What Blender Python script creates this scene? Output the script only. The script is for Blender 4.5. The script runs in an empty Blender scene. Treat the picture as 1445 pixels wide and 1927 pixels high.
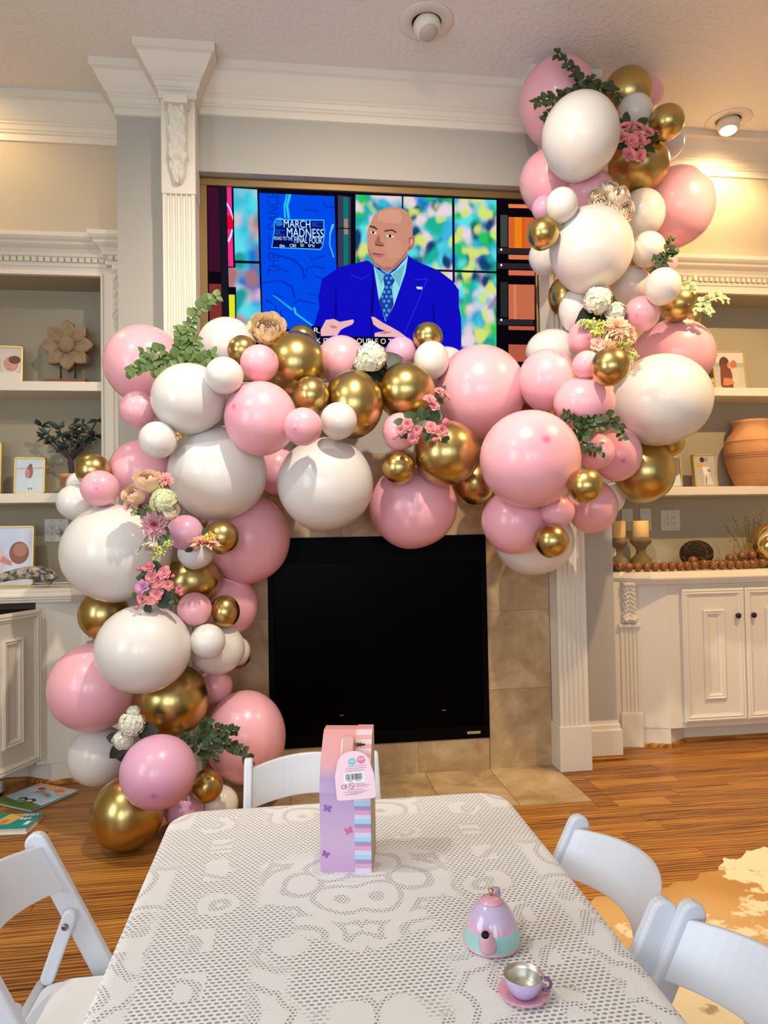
import bpy, bmesh, math, random
from mathutils import Vector, Matrix, Quaternion
R=math.radians; PI=math.pi; cos=math.cos; sin=math.sin
sc=bpy.context.scene; COL=sc.collection
random.seed(7)
# ------------------------------------------------------------------ camera
def make_camera():
    f_px=1321.9; yaw,pit,rol=R(7.345),R(1.64),R(-1.021)
    fw=Vector((sin(yaw)*cos(pit),cos(yaw)*cos(pit),sin(pit))); r=Vector((cos(yaw),-sin(yaw),0)); u=r.cross(fw)
    r2=r*cos(rol)+u*sin(rol); u2=-r*sin(rol)+u*cos(rol)
    cd=bpy.data.cameras.new('camera'); cd.sensor_fit='VERTICAL'; cd.sensor_height=36.0; cd.lens=36.0*f_px/1927; cd.clip_start=.05
    o=bpy.data.objects.new('camera',cd); COL.objects.link(o)
    m=Matrix((r2,u2,-fw)).transposed().to_4x4(); m.translation=(0,-3.533,1.22); o.matrix_world=m
    sc.camera=o
make_camera()
# ------------------------------------------------------------------ world, lights, exposure
vs=sc.view_settings; sc.display_settings.display_device='sRGB'
vs.view_transform='Standard'; vs.look='None'; vs.gamma=1.0; vs.use_curve_mapping=False; vs.exposure=0.12
wd=bpy.data.worlds.new('sky'); sc.world=wd; wd.use_nodes=True
wd.node_tree.nodes['Background'].inputs[0].default_value=(.62,.78,1,1); wd.node_tree.nodes['Background'].inputs[1].default_value=1.6
CEIL=3.54; XL,XR,YB,YF=-2.75,3.7,-6.3,.335
WARM=(1,.66,.30); CAN=(1,.86,.68); DAY=(.74,.87,1)
def spot(loc,to,watts,size=75,blend=.6,rad=.035,col=CAN):
    l=bpy.data.lights.new('ceiling_can_lamp','SPOT'); l.energy=watts; l.spot_size=R(size*2); l.spot_blend=blend; l.shadow_soft_size=rad; l.color=col
    o=bpy.data.objects.new('ceiling_can_lamp',l); COL.objects.link(o); o.location=loc
    o.rotation_euler=(Vector(to)-Vector(loc)).to_track_quat('-Z','Y').to_euler(); return o
# ceiling cans of the room (the two over the bookcases, and the grid over table and seating)
spot((.32,-1.95,CEIL-.02),(.4,-.1,1.35),230,52,blend=.9)
spot((-1.6,-2.35,CEIL-.02),(-.7,-2.1,0),88,70)
spot((2.45,-1.45,CEIL-.02),(2.45,.1,.6),235,46,blend=.5,rad=.03,col=(1,.66,.31))
spot((-1.75,-.12,CEIL-.02),(-1.75,.25,2.2),20,80,col=WARM)
spot((2.50,.08,CEIL-.115),(2.5,.33,1.9),32,80,col=WARM)
def window_light(x,z,w,h,e,left=False):
    l=bpy.data.lights.new('window_daylight','AREA'); l.shape='RECTANGLE'; l.size=w; l.size_y=h; l.energy=e; l.color=DAY
    o=bpy.data.objects.new('window_daylight',l); COL.objects.link(o); o.location=(x,YB+.03,z); o.rotation_euler=(R(90),0,0)
    if left: o.location=(XL+.03,x,z); o.rotation_euler=(0,R(-90),0)
WINDOWS=[(-1.35,1.55,1.15,1.9),(.25,1.55,1.15,1.9),(1.85,1.55,1.15,1.9)]
for (x,z,w,h),e in zip(WINDOWS,(44,28,5)): window_light(x,z,w*.96,h*.96,e)
LWIN=(-3.3,1.75,1.5,1.9); window_light(LWIN[0],LWIN[1],LWIN[3]*.96,LWIN[2]*.96,46,True)
# ------------------------------------------------------------------ helpers: materials
def lin(c):
    return tuple(((v/255)/12.92 if v/255<=.04045 else ((v/255+.055)/1.055)**2.4) for v in c)
MATS={}
def nodes(m): return m.node_tree.nodes, m.node_tree.links
def mat(name,rgb,rough=.5,metal=0,coat=0,spec=.5,bump=None,var=None,sub=0):
    """rgb in 0-255 display values; bump=(scale,strength); var=(scale,rgb2,amount)"""
    if name in MATS: return MATS[name]
    m=bpy.data.materials.new(name); m.use_nodes=True; n,l=nodes(m); b=n['Principled BSDF']
    c=lin(rgb); b.inputs['Base Color'].default_value=(*c,1); b.inputs['Roughness'].default_value=rough; b.inputs['Metallic'].default_value=metal
    b.inputs['Coat Weight'].default_value=coat; b.inputs['Coat Roughness'].default_value=.08; b.inputs['Specular IOR Level'].default_value=spec
    if sub: b.inputs['Subsurface Weight'].default_value=sub; b.inputs['Subsurface Radius'].default_value=(.02,.012,.01); b.inputs['Subsurface Scale'].default_value=.5
    tc=None
    if bump or var: tc=n.new('ShaderNodeTexCoord')
    if bump:
        t=n.new('ShaderNodeTexNoise'); t.inputs['Scale'].default_value=bump[0]; t.inputs['Detail'].default_value=4; l.new(tc.outputs['Object'],t.inputs['Vector'])
        bp=n.new('ShaderNodeBump'); bp.inputs['Strength'].default_value=bump[1]; bp.inputs['Distance'].default_value=.01; l.new(t.outputs['Fac'],bp.inputs['Height']); l.new(bp.outputs['Normal'],b.inputs['Normal'])
    if var:
        t=n.new('ShaderNodeTexNoise'); t.inputs['Scale'].default_value=var[0]; t.inputs['Detail'].default_value=6; l.new(tc.outputs['Object'],t.inputs['Vector'])
        rp=n.new('ShaderNodeValToRGB'); rp.color_ramp.elements[0].position=.5-var[2]; rp.color_ramp.elements[1].position=.5+var[2]
        rp.color_ramp.elements[0].color=(*c,1); rp.color_ramp.elements[1].color=(*lin(var[1]),1); l.new(t.outputs['Fac'],rp.inputs['Fac']); l.new(rp.outputs['Color'],b.inputs['Base Color'])
    MATS[name]=m; return m
def emis(name,rgb,s=1):
    if name in MATS: return MATS[name]
    m=bpy.data.materials.new(name); m.use_nodes=True; n,l=nodes(m); n.clear()
    o=n.new('ShaderNodeOutputMaterial'); e=n.new('ShaderNodeEmission'); e.inputs[0].default_value=(*lin(rgb),1); e.inputs[1].default_value=s; l.new(e.outputs[0],o.inputs[0]); MATS[name]=m; return m
# ------------------------------------------------------------------ helpers: meshes
class MB:
    def __init__(s): s.v=[]; s.f=[]; s.mi=[]; s.sm=[]
    def add(s,vs,fs,mi=0,smooth=False):
        o=len(s.v); s.v+= [tuple(v) for v in vs]
        for f in fs: s.f.append(tuple(o+i for i in f)); s.mi.append(mi); s.sm.append(smooth)
        return s
    def box(s,lo,hi,mi=0,M=None):
        x0,y0,z0=lo; x1,y1,z1=hi
        vs=[Vector(p) for p in ((x0,y0,z0),(x1,y0,z0),(x1,y1,z0),(x0,y1,z0),(x0,y0,z1),(x1,y0,z1),(x1,y1,z1),(x0,y1,z1))]
        if M is not None: vs=[M@v for v in vs]
        return s.add(vs,[(0,3,2,1),(4,5,6,7),(0,1,5,4),(1,2,6,5),(2,3,7,6),(3,0,4,7)],mi)
    def prism(s,poly,a,b,axis='z',mi=0,M=None,smooth=False):
        """poly 2D ccw; axis z: (x,y)->z a..b ; axis x: poly=(y,z) ; axis y: poly=(x,z)"""
        n=len(poly)
        def P(p,t):
            v=Vector((p[0],p[1],t)) if axis=='z' else Vector((t,p[0],p[1])) if axis=='x' else Vector((p[0],t,p[1]))
            return M@v if M is not None else v
        vs=[P(p,a) for p in poly]+[P(p,b) for p in poly]
        s.add(vs,[tuple(range(n-1,-1,-1)),tuple(range(n,2*n))],mi)
        o=len(s.v)-2*n
        for i in range(n):
            j=(i+1)%n; s.f.append((o+i,o+j,o+n+j,o+n+i)); s.mi.append(mi); s.sm.append(smooth)
        return s
    def lathe(s,prof,seg=32,M=None,mi=0,smooth=True,cap=True):
        vs=[];fs=[]
        for (r,z) in prof:
            for k in range(seg): vs.append(Vector((r*cos(2*PI*k/seg),r*sin(2*PI*k/seg),z)))
        if M is not None: vs=[M@v for v in vs]
        for i in range(len(prof)-1):
            for k in range(seg): fs.append((i*seg+k,i*seg+(k+1)%seg,(i+1)*seg+(k+1)%seg,(i+1)*seg+k))
        if cap and prof[0][0]>1e-5: fs.append(tuple(range(seg-1,-1,-1)))
        if cap and prof[-1][0]>1e-5: fs.append(tuple((len(prof)-1)*seg+k for k in range(seg)))
        return s.add(vs,fs,mi,smooth)
    def tube(s,pts,rad,seg=8,mi=0,smooth=True):
        pts=[Vector(p) for p in pts]; n=len(pts); vs=[];fs=[]
        rads=rad if isinstance(rad,(list,tuple)) else [rad]*n
        up=Vector((0,0,1)); prev=None
        for i,p in enumerate(pts):
            t=(pts[min(i+1,n-1)]-pts[max(i-1,0)]).normalized()
            if prev is None:
                a=t.cross(up); 
                if a.length<.05: a=t.cross(Vector((1,0,0)))
                a.normalize()
            else: a=(prev-t*prev.dot(t)).normalized()
            prev=a; b=t.cross(a)
            for k in range(seg): vs.append(p+(a*cos(2*PI*k/seg)+b*sin(2*PI*k/seg))*rads[i])
        for i in range(n-1):
            for k in range(seg): fs.append((i*seg+k,i*seg+(k+1)%seg,(i+1)*seg+(k+1)%seg,(i+1)*seg+k))
        fs.append(tuple(range(seg-1,-1,-1))); fs.append(tuple((n-1)*seg+k for k in range(seg)))
        return s.add(vs,fs,mi,smooth)
    def ball(s,c,r,seg=14,ring=9,mi=0,sc=(1,1,1),M=None):
        pr=[(max(1e-6,sin(PI*i/ring)),-cos(PI*i/ring)) for i in range(ring+1)]
        T=Matrix.Translation(c)@(M.to_4x4() if M is not None else Matrix())@Matrix.Diagonal((r*sc[0],r*sc[1],r*sc[2],1))
        return s.lathe(pr,seg,T,mi)
    def sweep(s,path,prof,mi=0,closed=False,side=1,smooth=False):
        """path: plan polyline; prof: (out,z); room side = right of travel for side=1; mitred corners"""
        n=len(path); P=[Vector(p) for p in path]; offs=[]
        for i in range(n):
            def nrm(a,b):
                d=(b-a).normalized(); return Vector((d.y,-d.x))*side
            if closed or 0<i<n-1:
                n1=nrm(P[i-1],P[i]); n2=nrm(P[i],P[(i+1)%n]); m=(n1+n2); m=m/max(.15,(1+n1.dot(n2))); offs.append(m)
            else: offs.append(nrm(P[0],P[1]) if i==0 else nrm(P[-2],P[-1]))
        k=len(prof); vs=[(P[i].x+offs[i].x*o,P[i].y+offs[i].y*o,z) for i in range(n) for (o,z) in prof]; fs=[]
        for i in range(n if closed else n-1):
            j=(i+1)%n
            for q in range(k-1): fs.append((i*k+q,j*k+q,j*k+q+1,i*k+q+1))
        if not closed:
            fs.append(tuple(range(k-1,-1,-1))); fs.append(tuple((n-1)*k+q for q in range(k)))
        return s.add(vs,fs,mi,smooth)
    def mesh(s,name,mats,fix=True):
        me=bpy.data.meshes.new(name); me.from_pydata(s.v,[],s.f)
        for m in (mats if isinstance(mats,(list,tuple)) else [mats]): me.materials.append(m)
        me.polygons.foreach_set('material_index',s.mi); me.polygons.foreach_set('use_smooth',s.sm)
        if fix:
            bm=bmesh.new(); bm.from_mesh(me); bmesh.ops.recalc_face_normals(bm,faces=bm.faces); bm.to_mesh(me); bm.free()
        me.update(); return me
    def obj(s,name,mats,parent=None,fix=True,bev=0,seg=2):
        o=link(name,s.mesh(name,mats,fix),parent)
        if bev:
            md=o.modifiers.new('bevel','BEVEL'); md.width=bev; md.segments=seg; md.limit_method='ANGLE'; md.angle_limit=R(40)
        return o
def link(name,data,parent=None,loc=None,rot=None,scale=None):
    o=bpy.data.objects.new(name,data); COL.objects.link(o)
    if parent is not None: o.parent=parent
    if loc is not None: o.location=loc
    if rot is not None: o.rotation_euler=rot
    if scale is not None: o.scale=scale
    return o
def tag(o,label,cat,group=None,kind=None):
    o['label']=label; o['category']=cat
    if group: o['group']=group
    if kind: o['kind']=kind
    return o
def thing(name,label,cat,loc=(0,0,0),rotz=0,group=None):
    return tag(link(name,None,None,loc,(0,0,rotz)),label,cat,group)
def struct(o,label,cat='structure'):
    o['kind']='structure'; o['label']=label; o['category']=cat; return o
def text_mesh(s,w,h,mats,name='lettering',depth=0):
    c=bpy.data.curves.new(name,'FONT'); c.body=s; c.size=1; c.resolution_u=3; c.offset=.0; c.extrude=depth
    o=bpy.data.objects.new(name,c); COL.objects.link(o); bpy.context.view_layer.update()
    dg=bpy.context.evaluated_depsgraph_get(); me=bpy.data.meshes.new_from_object(o.evaluated_get(dg)); bpy.data.objects.remove(o)
    xs=[v.co.x for v in me.vertices]; ys=[v.co.y for v in me.vertices]; x0,x1,y0,y1=min(xs),max(xs),min(ys),max(ys)
    for v in me.vertices: v.co=Vector(((v.co.x-x0)/(x1-x0)*w,(v.co.y-y0)/(y1-y0)*h,v.co.z))
    me.materials.clear(); me.materials.append(mats); return me
# ------------------------------------------------------------------ materials
WHITE=mat('trim_paint',(228,220,204),.42,spec=.35)
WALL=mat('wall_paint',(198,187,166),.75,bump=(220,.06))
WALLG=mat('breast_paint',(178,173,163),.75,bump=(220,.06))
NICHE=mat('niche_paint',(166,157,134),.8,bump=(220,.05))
def ceiling_mat():
    m=mat('ceiling_texture',(234,232,226),.9); n,l=nodes(m); b=n['Principled BSDF']
    tc=n.new('ShaderNodeTexCoord'); t=n.new('ShaderNodeTexNoise'); t.inputs['Scale'].default_value=38; t.inputs['Detail'].default_value=3; l.new(tc.outputs['Object'],t.inputs['Vector'])
    rp=n.new('ShaderNodeValToRGB'); rp.color_ramp.elements[0].position=.48; rp.color_ramp.elements[1].position=.6; l.new(t.outputs['Fac'],rp.inputs['Fac'])
    bp=n.new('ShaderNodeBump'); bp.inputs['Strength'].default_value=.35; bp.inputs['Distance'].default_value=.004; l.new(rp.outputs['Color'],bp.inputs['Height']); l.new(bp.outputs['Normal'],b.inputs['Normal']); return m
CEILM=ceiling_mat()
def stone_mat():
    m=mat('travertine',(190,165,130),.42); n,l=nodes(m); b=n['Principled BSDF']
    g=n.new('ShaderNodeNewGeometry'); oi=n.new('ShaderNodeObjectInfo')
    ad=n.new('ShaderNodeVectorMath'); l.new(g.outputs['Position'],ad.inputs[0]); l.new(oi.outputs['Random'],ad.inputs[1])
    t=n.new('ShaderNodeTexNoise'); t.inputs['Scale'].default_value=5; t.inputs['Detail'].default_value=8; t.inputs['Roughness'].default_value=.62; t.inputs['Distortion'].default_value=.6; l.new(ad.outputs[0],t.inputs['Vector'])
    rp=n.new('ShaderNodeValToRGB'); e=rp.color_ramp.elements; e[0].position=.28; e[0].color=(*lin((138,110,74)),1); e[1].position=.72; e[1].color=(*lin((200,176,138)),1)
    x=e.new(.5); x.color=(*lin((174,146,106)),1); l.new(t.outputs['Fac'],rp.inputs['Fac']); l.new(rp.outputs['Color'],b.inputs['Base Color']); return m
STONE=stone_mat()
def wood_floor_mat():
    m=mat('oak_floor',(160,100,40),.38,spec=.25); n,l=nodes(m); b=n['Principled BSDF']
    g=n.new('ShaderNodeNewGeometry'); oi=n.new('ShaderNodeObjectInfo'); mp=n.new('ShaderNodeMapping'); mp.inputs['Scale'].default_value=(1.0,13,1)
    cx=n.new('ShaderNodeCombineXYZ'); mu=n.new('ShaderNodeMath'); mu.operation='MULTIPLY'; mu.inputs[1].default_value=37; l.new(oi.outputs['Random'],mu.inputs[0]); l.new(mu.outputs[0],cx.inputs[0]); l.new(mu.outputs[0],cx.inputs[2])
    ad=n.new('ShaderNodeVectorMath'); l.new(g.outputs['Position'],mp.inputs['Vector']); l.new(mp.outputs[0],ad.inputs[0]); l.new(cx.outputs[0],ad.inputs[1])
    w=n.new('ShaderNodeTexWave'); w.wave_type='BANDS'; w.bands_direction='Y'; w.inputs['Scale'].default_value=1.5; w.inputs['Distortion'].default_value=9; w.inputs['Detail'].default_value=3; w.inputs['Detail Scale'].default_value=1.2; l.new(ad.outputs[0],w.inputs['Vector'])
    t=n.new('ShaderNodeTexNoise'); t.inputs['Scale'].default_value=2.2; t.inputs['Detail'].default_value=8; l.new(ad.outputs[0],t.inputs['Vector'])
    mx=n.new('ShaderNodeMath'); mx.operation='MULTIPLY_ADD'; mx.inputs[1].default_value=.38; l.new(w.outputs['Fac'],mx.inputs[0]); 
    m2=n.new('ShaderNodeMath'); m2.operation='MULTIPLY'; m2.inputs[1].default_value=.62; l.new(t.outputs['Fac'],m2.inputs[0]); l.new(m2.outputs[0],mx.inputs[2])
    m3=n.new('ShaderNodeMath'); m3.operation='MULTIPLY_ADD'; m3.inputs[1].default_value=.2; l.new(oi.outputs['Random'],m3.inputs[0]); l.new(mx.outputs[0],m3.inputs[2])
    rp=n.new('ShaderNodeValToRGB'); e=rp.color_ramp.elements; e[0].position=.26; e[0].color=(*lin((70,38,12)),1); e[1].position=.92; e[1].color=(*lin((198,142,62)),1); x=e.new(.52); x.color=(*lin((148,92,34)),1)
    l.new(m3.outputs[0],rp.inputs['Fac']); l.new(rp.outputs['Color'],b.inputs['Base Color'])
    bp=n.new('ShaderNodeBump'); bp.inputs['Strength'].default_value=.08; bp.inputs['Distance'].default_value=.004; l.new(mx.outputs[0],bp.inputs['Height']); l.new(bp.outputs['Normal'],b.inputs['Normal']); return m
OAK=wood_floor_mat()
BLACK=mat('firebox_black',(4,4,4),.5,spec=.05); BGLASS=mat('firebox_glass',(2,2,2),.3,spec=.03)
# ------------------------------------------------------------------ setting: floor, ceiling, walls
fl=struct(MB().box((XL,YB,-.06),(XR,YF+.3,-.012)).obj('floor',OAK),'oak strip hardwood floor of the living room','floor')
unit=MB().box((-.5,-.5,-.5),(.5,.5,.5)).mesh('plank',OAK)
rowh=.083; y=.33; HX0,HX1,HY=-.455,1.308,-.495
def plank(x0,x1,y0,y1):
    if x1-x0<.02: return
    link('plank',unit,fl,((x0+x1)/2,(y0+y1)/2,-.006),None,(x1-x0-.0016,y1-y0-.0016,.012))
rowi=0
HB=HY-.083
rows_=[]; yy=.33
while yy>HB+.001: rows_.append((max(HB,yy-rowh),yy)); yy-=rowh
yy=HB
while yy>-3.3: rows_.append((yy-rowh,yy)); yy-=rowh
for (y0,y) in rows_:
    xs=-2.15+random.random()*1.0-1.0
    while xs<3.1:
        xe=xs+random.uniform(.9,1.7)
        a,b_=max(xs,-2.15),min(xe,3.1)
        if b_>a:
            if y0>HB-.001:   # stop at the hearth and its border strips
                if a<HX0-.09: plank(a,min(b_,HX0-.09),y0,y)
                if b_>HX1+.09: plank(max(a,HX1+.09),b_,y0,y)
            else: plank(a,b_,y0,y)
        xs=xe
for x0 in (HX0-.09,HX1): link('plank',unit,fl,(x0+.045,(HB+.02)/2,-.006),None,(.088,abs(HB)+.02,.012))
link('plank',unit,fl,((HX0+HX1)/2,HY-.0415,-.006),None,(HX1-HX0-.002,.081,.012))
struct(MB().box((XL,YB,CEIL),(XR,YF+.3,CEIL+.05)).obj('ceiling',CEILM),'pale knockdown-textured plaster ceiling','ceiling')
ly,lz,lw,lh=LWIN
struct(MB().box((XL-.06,YB,0),(XL,ly-lw/2,CEIL)).box((XL-.06,ly+lw/2,0),(XL,YF+.3,CEIL)).box((XL-.06,ly-lw/2,0),(XL,ly+lw/2,lz-lh/2)).box((XL-.06,ly-lw/2,lz+lh/2),(XL,ly+lw/2,CEIL)).obj('wall_left',WALL),'side wall of the room beyond the left bookcase','wall')
struct(MB().box((XR,YB,0),(XR+.06,YF+.3,CEIL)).obj('wall_right',WALL),'side wall of the room beyond the right bookcase','wall')
mb=MB()   # back wall with window openings
xs=[XL]
for (x,z,w,h) in WINDOWS: xs+=[x-w/2,x+w/2]
xs.append(XR)
for i in range(0,len(xs),2): mb.box((xs[i],YB-.12,0),(xs[i+1],YB,CEIL))
for (x,z,w,h) in WINDOWS: mb.box((x-w/2,YB-.12,0),(x+w/2,YB,z-h/2)); mb.box((x-w/2,YB-.12,z+h/2),(x+w/2,YB,CEIL))
struct(mb.obj('wall_back',WALL),'wall with tall windows behind the table','wall')
for i,(x,z,w,h) in enumerate(WINDOWS):
    mb=MB()
    for (a,b_) in (((x-w/2,z-h/2),(x-w/2+.05,z+h/2)),((x+w/2-.05,z-h/2),(x+w/2,z+h/2)),((x-w/2,z-h/2),(x+w/2,z-h/2+.05)),((x-w/2,z+h/2-.05),(x+w/2,z+h/2)),((x-.02,z-h/2),(x+.02,z+h/2)),((x-w/2,z-.02),(x+w/2,z+.02)),((x-w/2,z+h/4-.01),(x+w/2,z+h/4+.01)),((x-w/2,z-h/4-.01),(x+w/2,z-h/4+.01))):
        mb.box((a[0],YB+.035,a[1]),(b_[0],YB+.07,b_[1]))
    struct(mb.obj('window_%d'%(i+1),WHITE),'white gridded window on the wall behind the table','window')
mb=MB()
for (a,b_) in ((-lw/2,-lw/2+.05),(lw/2-.05,lw/2),(-.025,.025)): mb.box((XL+.035,ly+a,lz-lh/2),(XL+.07,ly+b_,lz+lh/2))
for (a,b_) in ((-lh/2,-lh/2+.05),(lh/2-.05,lh/2),(-.02,.02)): mb.box((XL+.035,ly-lw/2,lz+a),(XL+.07,ly+lw/2,lz+b_))
struct(mb.obj('window_4',WHITE),'white gridded window on the left side wall','window')
# upper walls over the bookcases, niche backs
BX0,BX1=-.845,1.69; PL=(-.605,-.445); PRr=(1.313,1.473); PY=-.114; BY=.045; ZCT=.972; ZOP=2.61; NB=.585
struct(MB().box((XL,YF,2.70),(BX0+.02,YF+.28,CEIL)).obj('wall_left_bay',WALL),'warm beige wall above the left bookcase','wall')
struct(MB().box((BX1-.02,YF,2.70),(XR,YF+.28,CEIL)).obj('wall_right_bay',WALL),'warm beige wall above the right bookcase','wall')
# chimney breast (grey paint) with a recess for the television
mb=MB(); TVX=(-.449,1.315); TVZ=(1.98,3.033)
mb.box((BX0,BY,0),(PL[0]+.02,.62,CEIL)); mb.box((PRr[1]-.02,BY,0),(BX1,.62,CEIL))
mb.box((PL[0]+.02,0,TVZ[1]),(PRr[1]-.02,.62,CEIL)); mb.box((PL[0]+.02,0,1.62),(PRr[1]-.02,.62,TVZ[0]))
mb.box((PL[0]+.02,.12,TVZ[0]),(PRr[1]-.02,.62,TVZ[1]))
mb.box((PL[0]+.02,.0145,0),(-.131,.62,1.62)); mb.box((.981,.0145,0),(PRr[1]-.02,.62,1.62)); mb.box((-.131,.0145,0),(.981,.62,.16)); mb.box((-.131,.0145,1.199),(.981,.62,1.62)); mb.box((-.131,.12,.16),(.981,.62,1.199))
struct(mb.obj('wall_breast',WALLG),'grey painted chimney breast wall between the bookcases','wall')
# crown moulding following every break
path=[(XL,YF),(BX0,YF),(BX0,BY),(PL[0],BY),(PL[0],PY),(PL[1],PY),(PL[1],0),(PRr[0],0),(PRr[0],PY),(PRr[1],PY),(PRr[1],BY),(BX1,BY),(BX1,YF),(XR,YF)]
prof=[(0,3.315),(.010,3.318),(.010,3.352),(.018,3.358),(.018,3.366),(.024,3.372),(.030,3.392),(.036,3.398),(.036,3.406),(.044,3.414),(.062,3.44),(.092,3.492),(.098,3.497),(.106,3.502),(.108,3.54),(0,3.54)]
struct(MB().sweep(path,prof).obj('trim_1',WHITE),'stepped white crown moulding along the ceiling','moulding')
# baseboards on the breast ends
def baseboard(n,pth,side,lab):
    pr=[(0,0),(.02,0),(.02,.15),(.014,.16),(.012,.178),(.006,.186),(.004,.2),(0,.2)]
    o=struct(MB().sweep(pth,pr,side=side).obj('baseboard_'+n,WHITE),lab,'baseboard')
    MB().sweep(pth,[(.02,0),(.034,0),(.032,.012),(.026,.02),(.02,.022)],side=side,smooth=True).obj('shoe_strip',OAK,o)
baseboard('right',[(PRr[1],BY),(BX1,BY),(BX1,.3)],1,'white baseboard with oak shoe strip right of the right pilaster')
baseboard('left',[(BX0,.3),(BX0,BY),(PL[0],BY)],1,'white baseboard with oak shoe strip left of the left pilaster')
# ------------------------------------------------------------------ carved corbel + fluted pilasters
def corbel_mb(w,h,d,drop=True):
    """carved acanthus corbel hanging from z=0 down to -h, back at y=0, depth d at top"""
    mb=MB(); n=40; m=18; vs=[];fs=[]
    for i in range(n+1):
        t=i/n; z=-t*h
        q=max(0,(t-.10)/.90)
        if drop: ww=w*.5*((.96-.10*q) if q<.60 else (1.02 if q<.68 else .80*math.sqrt(max(.02,1-((q-.68)/.335)**2))+.04))
        else: ww=w*.5*(1-.06*q if q<.86 else 1.06)
        dd=d*(1 if t<.10 else (.82-.42*q+.20*math.exp(-((q-.64)/.06)**2)+.10*math.exp(-((q-.92)/.06)**2)) if drop else (.85-.45*q+.45*math.exp(-((q-.92)/.10)**2)))
        for k in range(m+1):
            a=-1+2*k/m; prof=max(0,1-abs(a)**5)**.5
            rel=0
            if t>=.10: rel=d*(.13*cos(a*PI*4+2.2*sin(t*30))*(.5+.5*abs(a))+.10*sin(t*58-abs(a)*6)*(1-abs(a)**3)-.12*math.exp(-(a/.07)**2))
            vs.append((a*ww,-max(.002,dd*prof+rel)*(1 if 0<k<m else 0),z))
    for i in range(n):
        for k in range(m): fs.append((i*(m+1)+k,i*(m+1)+k+1,(i+1)*(m+1)+k+1,(i+1)*(m+1)+k))
    fs.append(tuple(range(m,-1,-1))); fs.append(tuple(n*(m+1)+k for k in range(m+1)))
    mb.add(vs,fs,0,True)
    return mb
CARVE=mat('carved_trim',(226,218,202),.5)
def fluted(x0,x1,yf,yb,nfl=5,g=.011,edge=.014):
    w=x1-x0; pts=[(x0,yb),(x0,yf)]; pitch=(w-2*edge)/nfl
    for k in range(nfl):
        c=x0+edge+pitch*(k+.5); hw=pitch*.36
        for q in range(7):
            a=PI*q/6; pts.append((c-hw*cos(a),yf+g*sin(a)))
    pts+=[(x1,yf),(x1,yb)]; return pts[::-1]
def pilaster(n,x0,x1,lab):
    o=struct(link('trim_%d'%n,None),lab,'pilaster')
    w=x1-x0
    MB().prism(fluted(x0+.004,x1-.004,PY+.006,BY),.225,2.86,'z').obj('fluted_shaft',WHITE,o)
    MB().box((x0-.004,PY-.006,0),(x1+.004,BY,.226)).obj('base_block',WHITE,o,bev=.004)
    MB().box((x0,PY,2.86),(x1,BY,3.33)).obj('cap_panel',WHITE,o,bev=.003)
    cb=corbel_mb(.100,.40,.066).obj('corbel',CARVE,o); cb.location=((x0+x1)/2,PY,3.30)
    MB().box((-.056,-.078,-.04),(.056,0,.0)).obj('corbel_cap',WHITE,cb,bev=.004)
    return o
pilaster(2,*PL,'tall white fluted pilaster with carved corbel left of the television')
pilaster(3,*PRr,'tall white fluted pilaster right of the fireplace, topped behind balloons')
# ------------------------------------------------------------------ fireplace
su=thing('fireplace_surround','mottled tan stone tile surround framing the black firebox','fireplace surround')
tile=MB().box((-.5,-.5,-.5),(.5,.5,.5)).mesh('tile',STONE)
def slab(par,x0,x1,y0,y1,z0,z1,g=.0012): link('tile',tile,par,((x0+x1)/2,(y0+y1)/2,(z0+z1)/2),None,(x1-x0-g,y1-y0-(g if par is not su else 0),z1-z0-(g if par is su else 0)))
FX0,FX1,FZ0,FZ1=-.131,.981,.16,1.199; T=.335
for (a,b_) in ((PL[1],FX0),(FX1,PRr[0])):
    z=0
    while z<1.62-.01:
        z1=min(z+T*1.2,1.62); slab(su,a,b_,0,.014,z,z1); z=z1
xx=FX0
while xx<FX1-.01:
    x1=min(xx+.37,FX1); slab(su,xx,x1,0,.014,0,FZ0); slab(su,xx,x1,0,.014,FZ1,FZ1+.21); slab(su,xx,x1,0,.014,FZ1+.21,1.62); xx=x1
he=thing('hearth','tan stone tile hearth set flush in the wooden floor','hearth')
MB().box((HX0,HY,-.02),(HX1,.012,-.011)).obj('mortar_bed',mat('mortar',(120,104,82),.9),he)
jx=[HX0,-.031,.304,.64,.975,HX1]
for a,b_ in zip(jx[:-1],jx[1:]): slab(he,a,b_,HY,-.001,-.011,.002,.0025)
fb=thing('fireplace_insert','black glass-fronted gas fireplace insert in the stone surround','fireplace')
FW=.022
mb=MB().box((FX0,-.006,FZ0),(FX1,.1,FZ0+.06)).box((FX0,-.006,FZ1-.13),(FX1,.1,FZ1)).box((FX0,-.006,FZ0+.06),(FX0+.03,.1,FZ1-.13)).box((FX1-.03,-.006,FZ0+.06),(FX1,.1,FZ1-.13))
mb.obj('frame',BLACK,fb,bev=.003)
for k in range(4): MB().box((FX0+.03,-.012,FZ1-.035-k*.024),(FX1-.03,-.004,FZ1-.025-k*.024)).obj('louver',BLACK,fb)
MB().box((FX0+.03,.012,FZ0+.06),(FX1-.03,.018,FZ1-.13)).obj('glass',BGLASS,fb)
npl=MB().box((.862,-.0085,.185),(.930,-.006,.1975)).obj('nameplate',mat('brass_plate',(225,205,150),.35,.6),fb)
tm=link('nameplate_lettering',text_mesh('HEATILATOR',.058,.0085,mat('plate_ink',(50,38,18),.6)),npl,(.867,-.0088,.187),(R(90),0,0))
for x,z in ((.215,.305),(.735,.305)): MB().box((x,.0095,z),(x+.022,.012,z+.004)).obj('reflection_mark',mat('reflection_grey',(150,150,150),.3,1),fb)  # small grey dashes modelled in place of faint reflections on the glass
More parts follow.
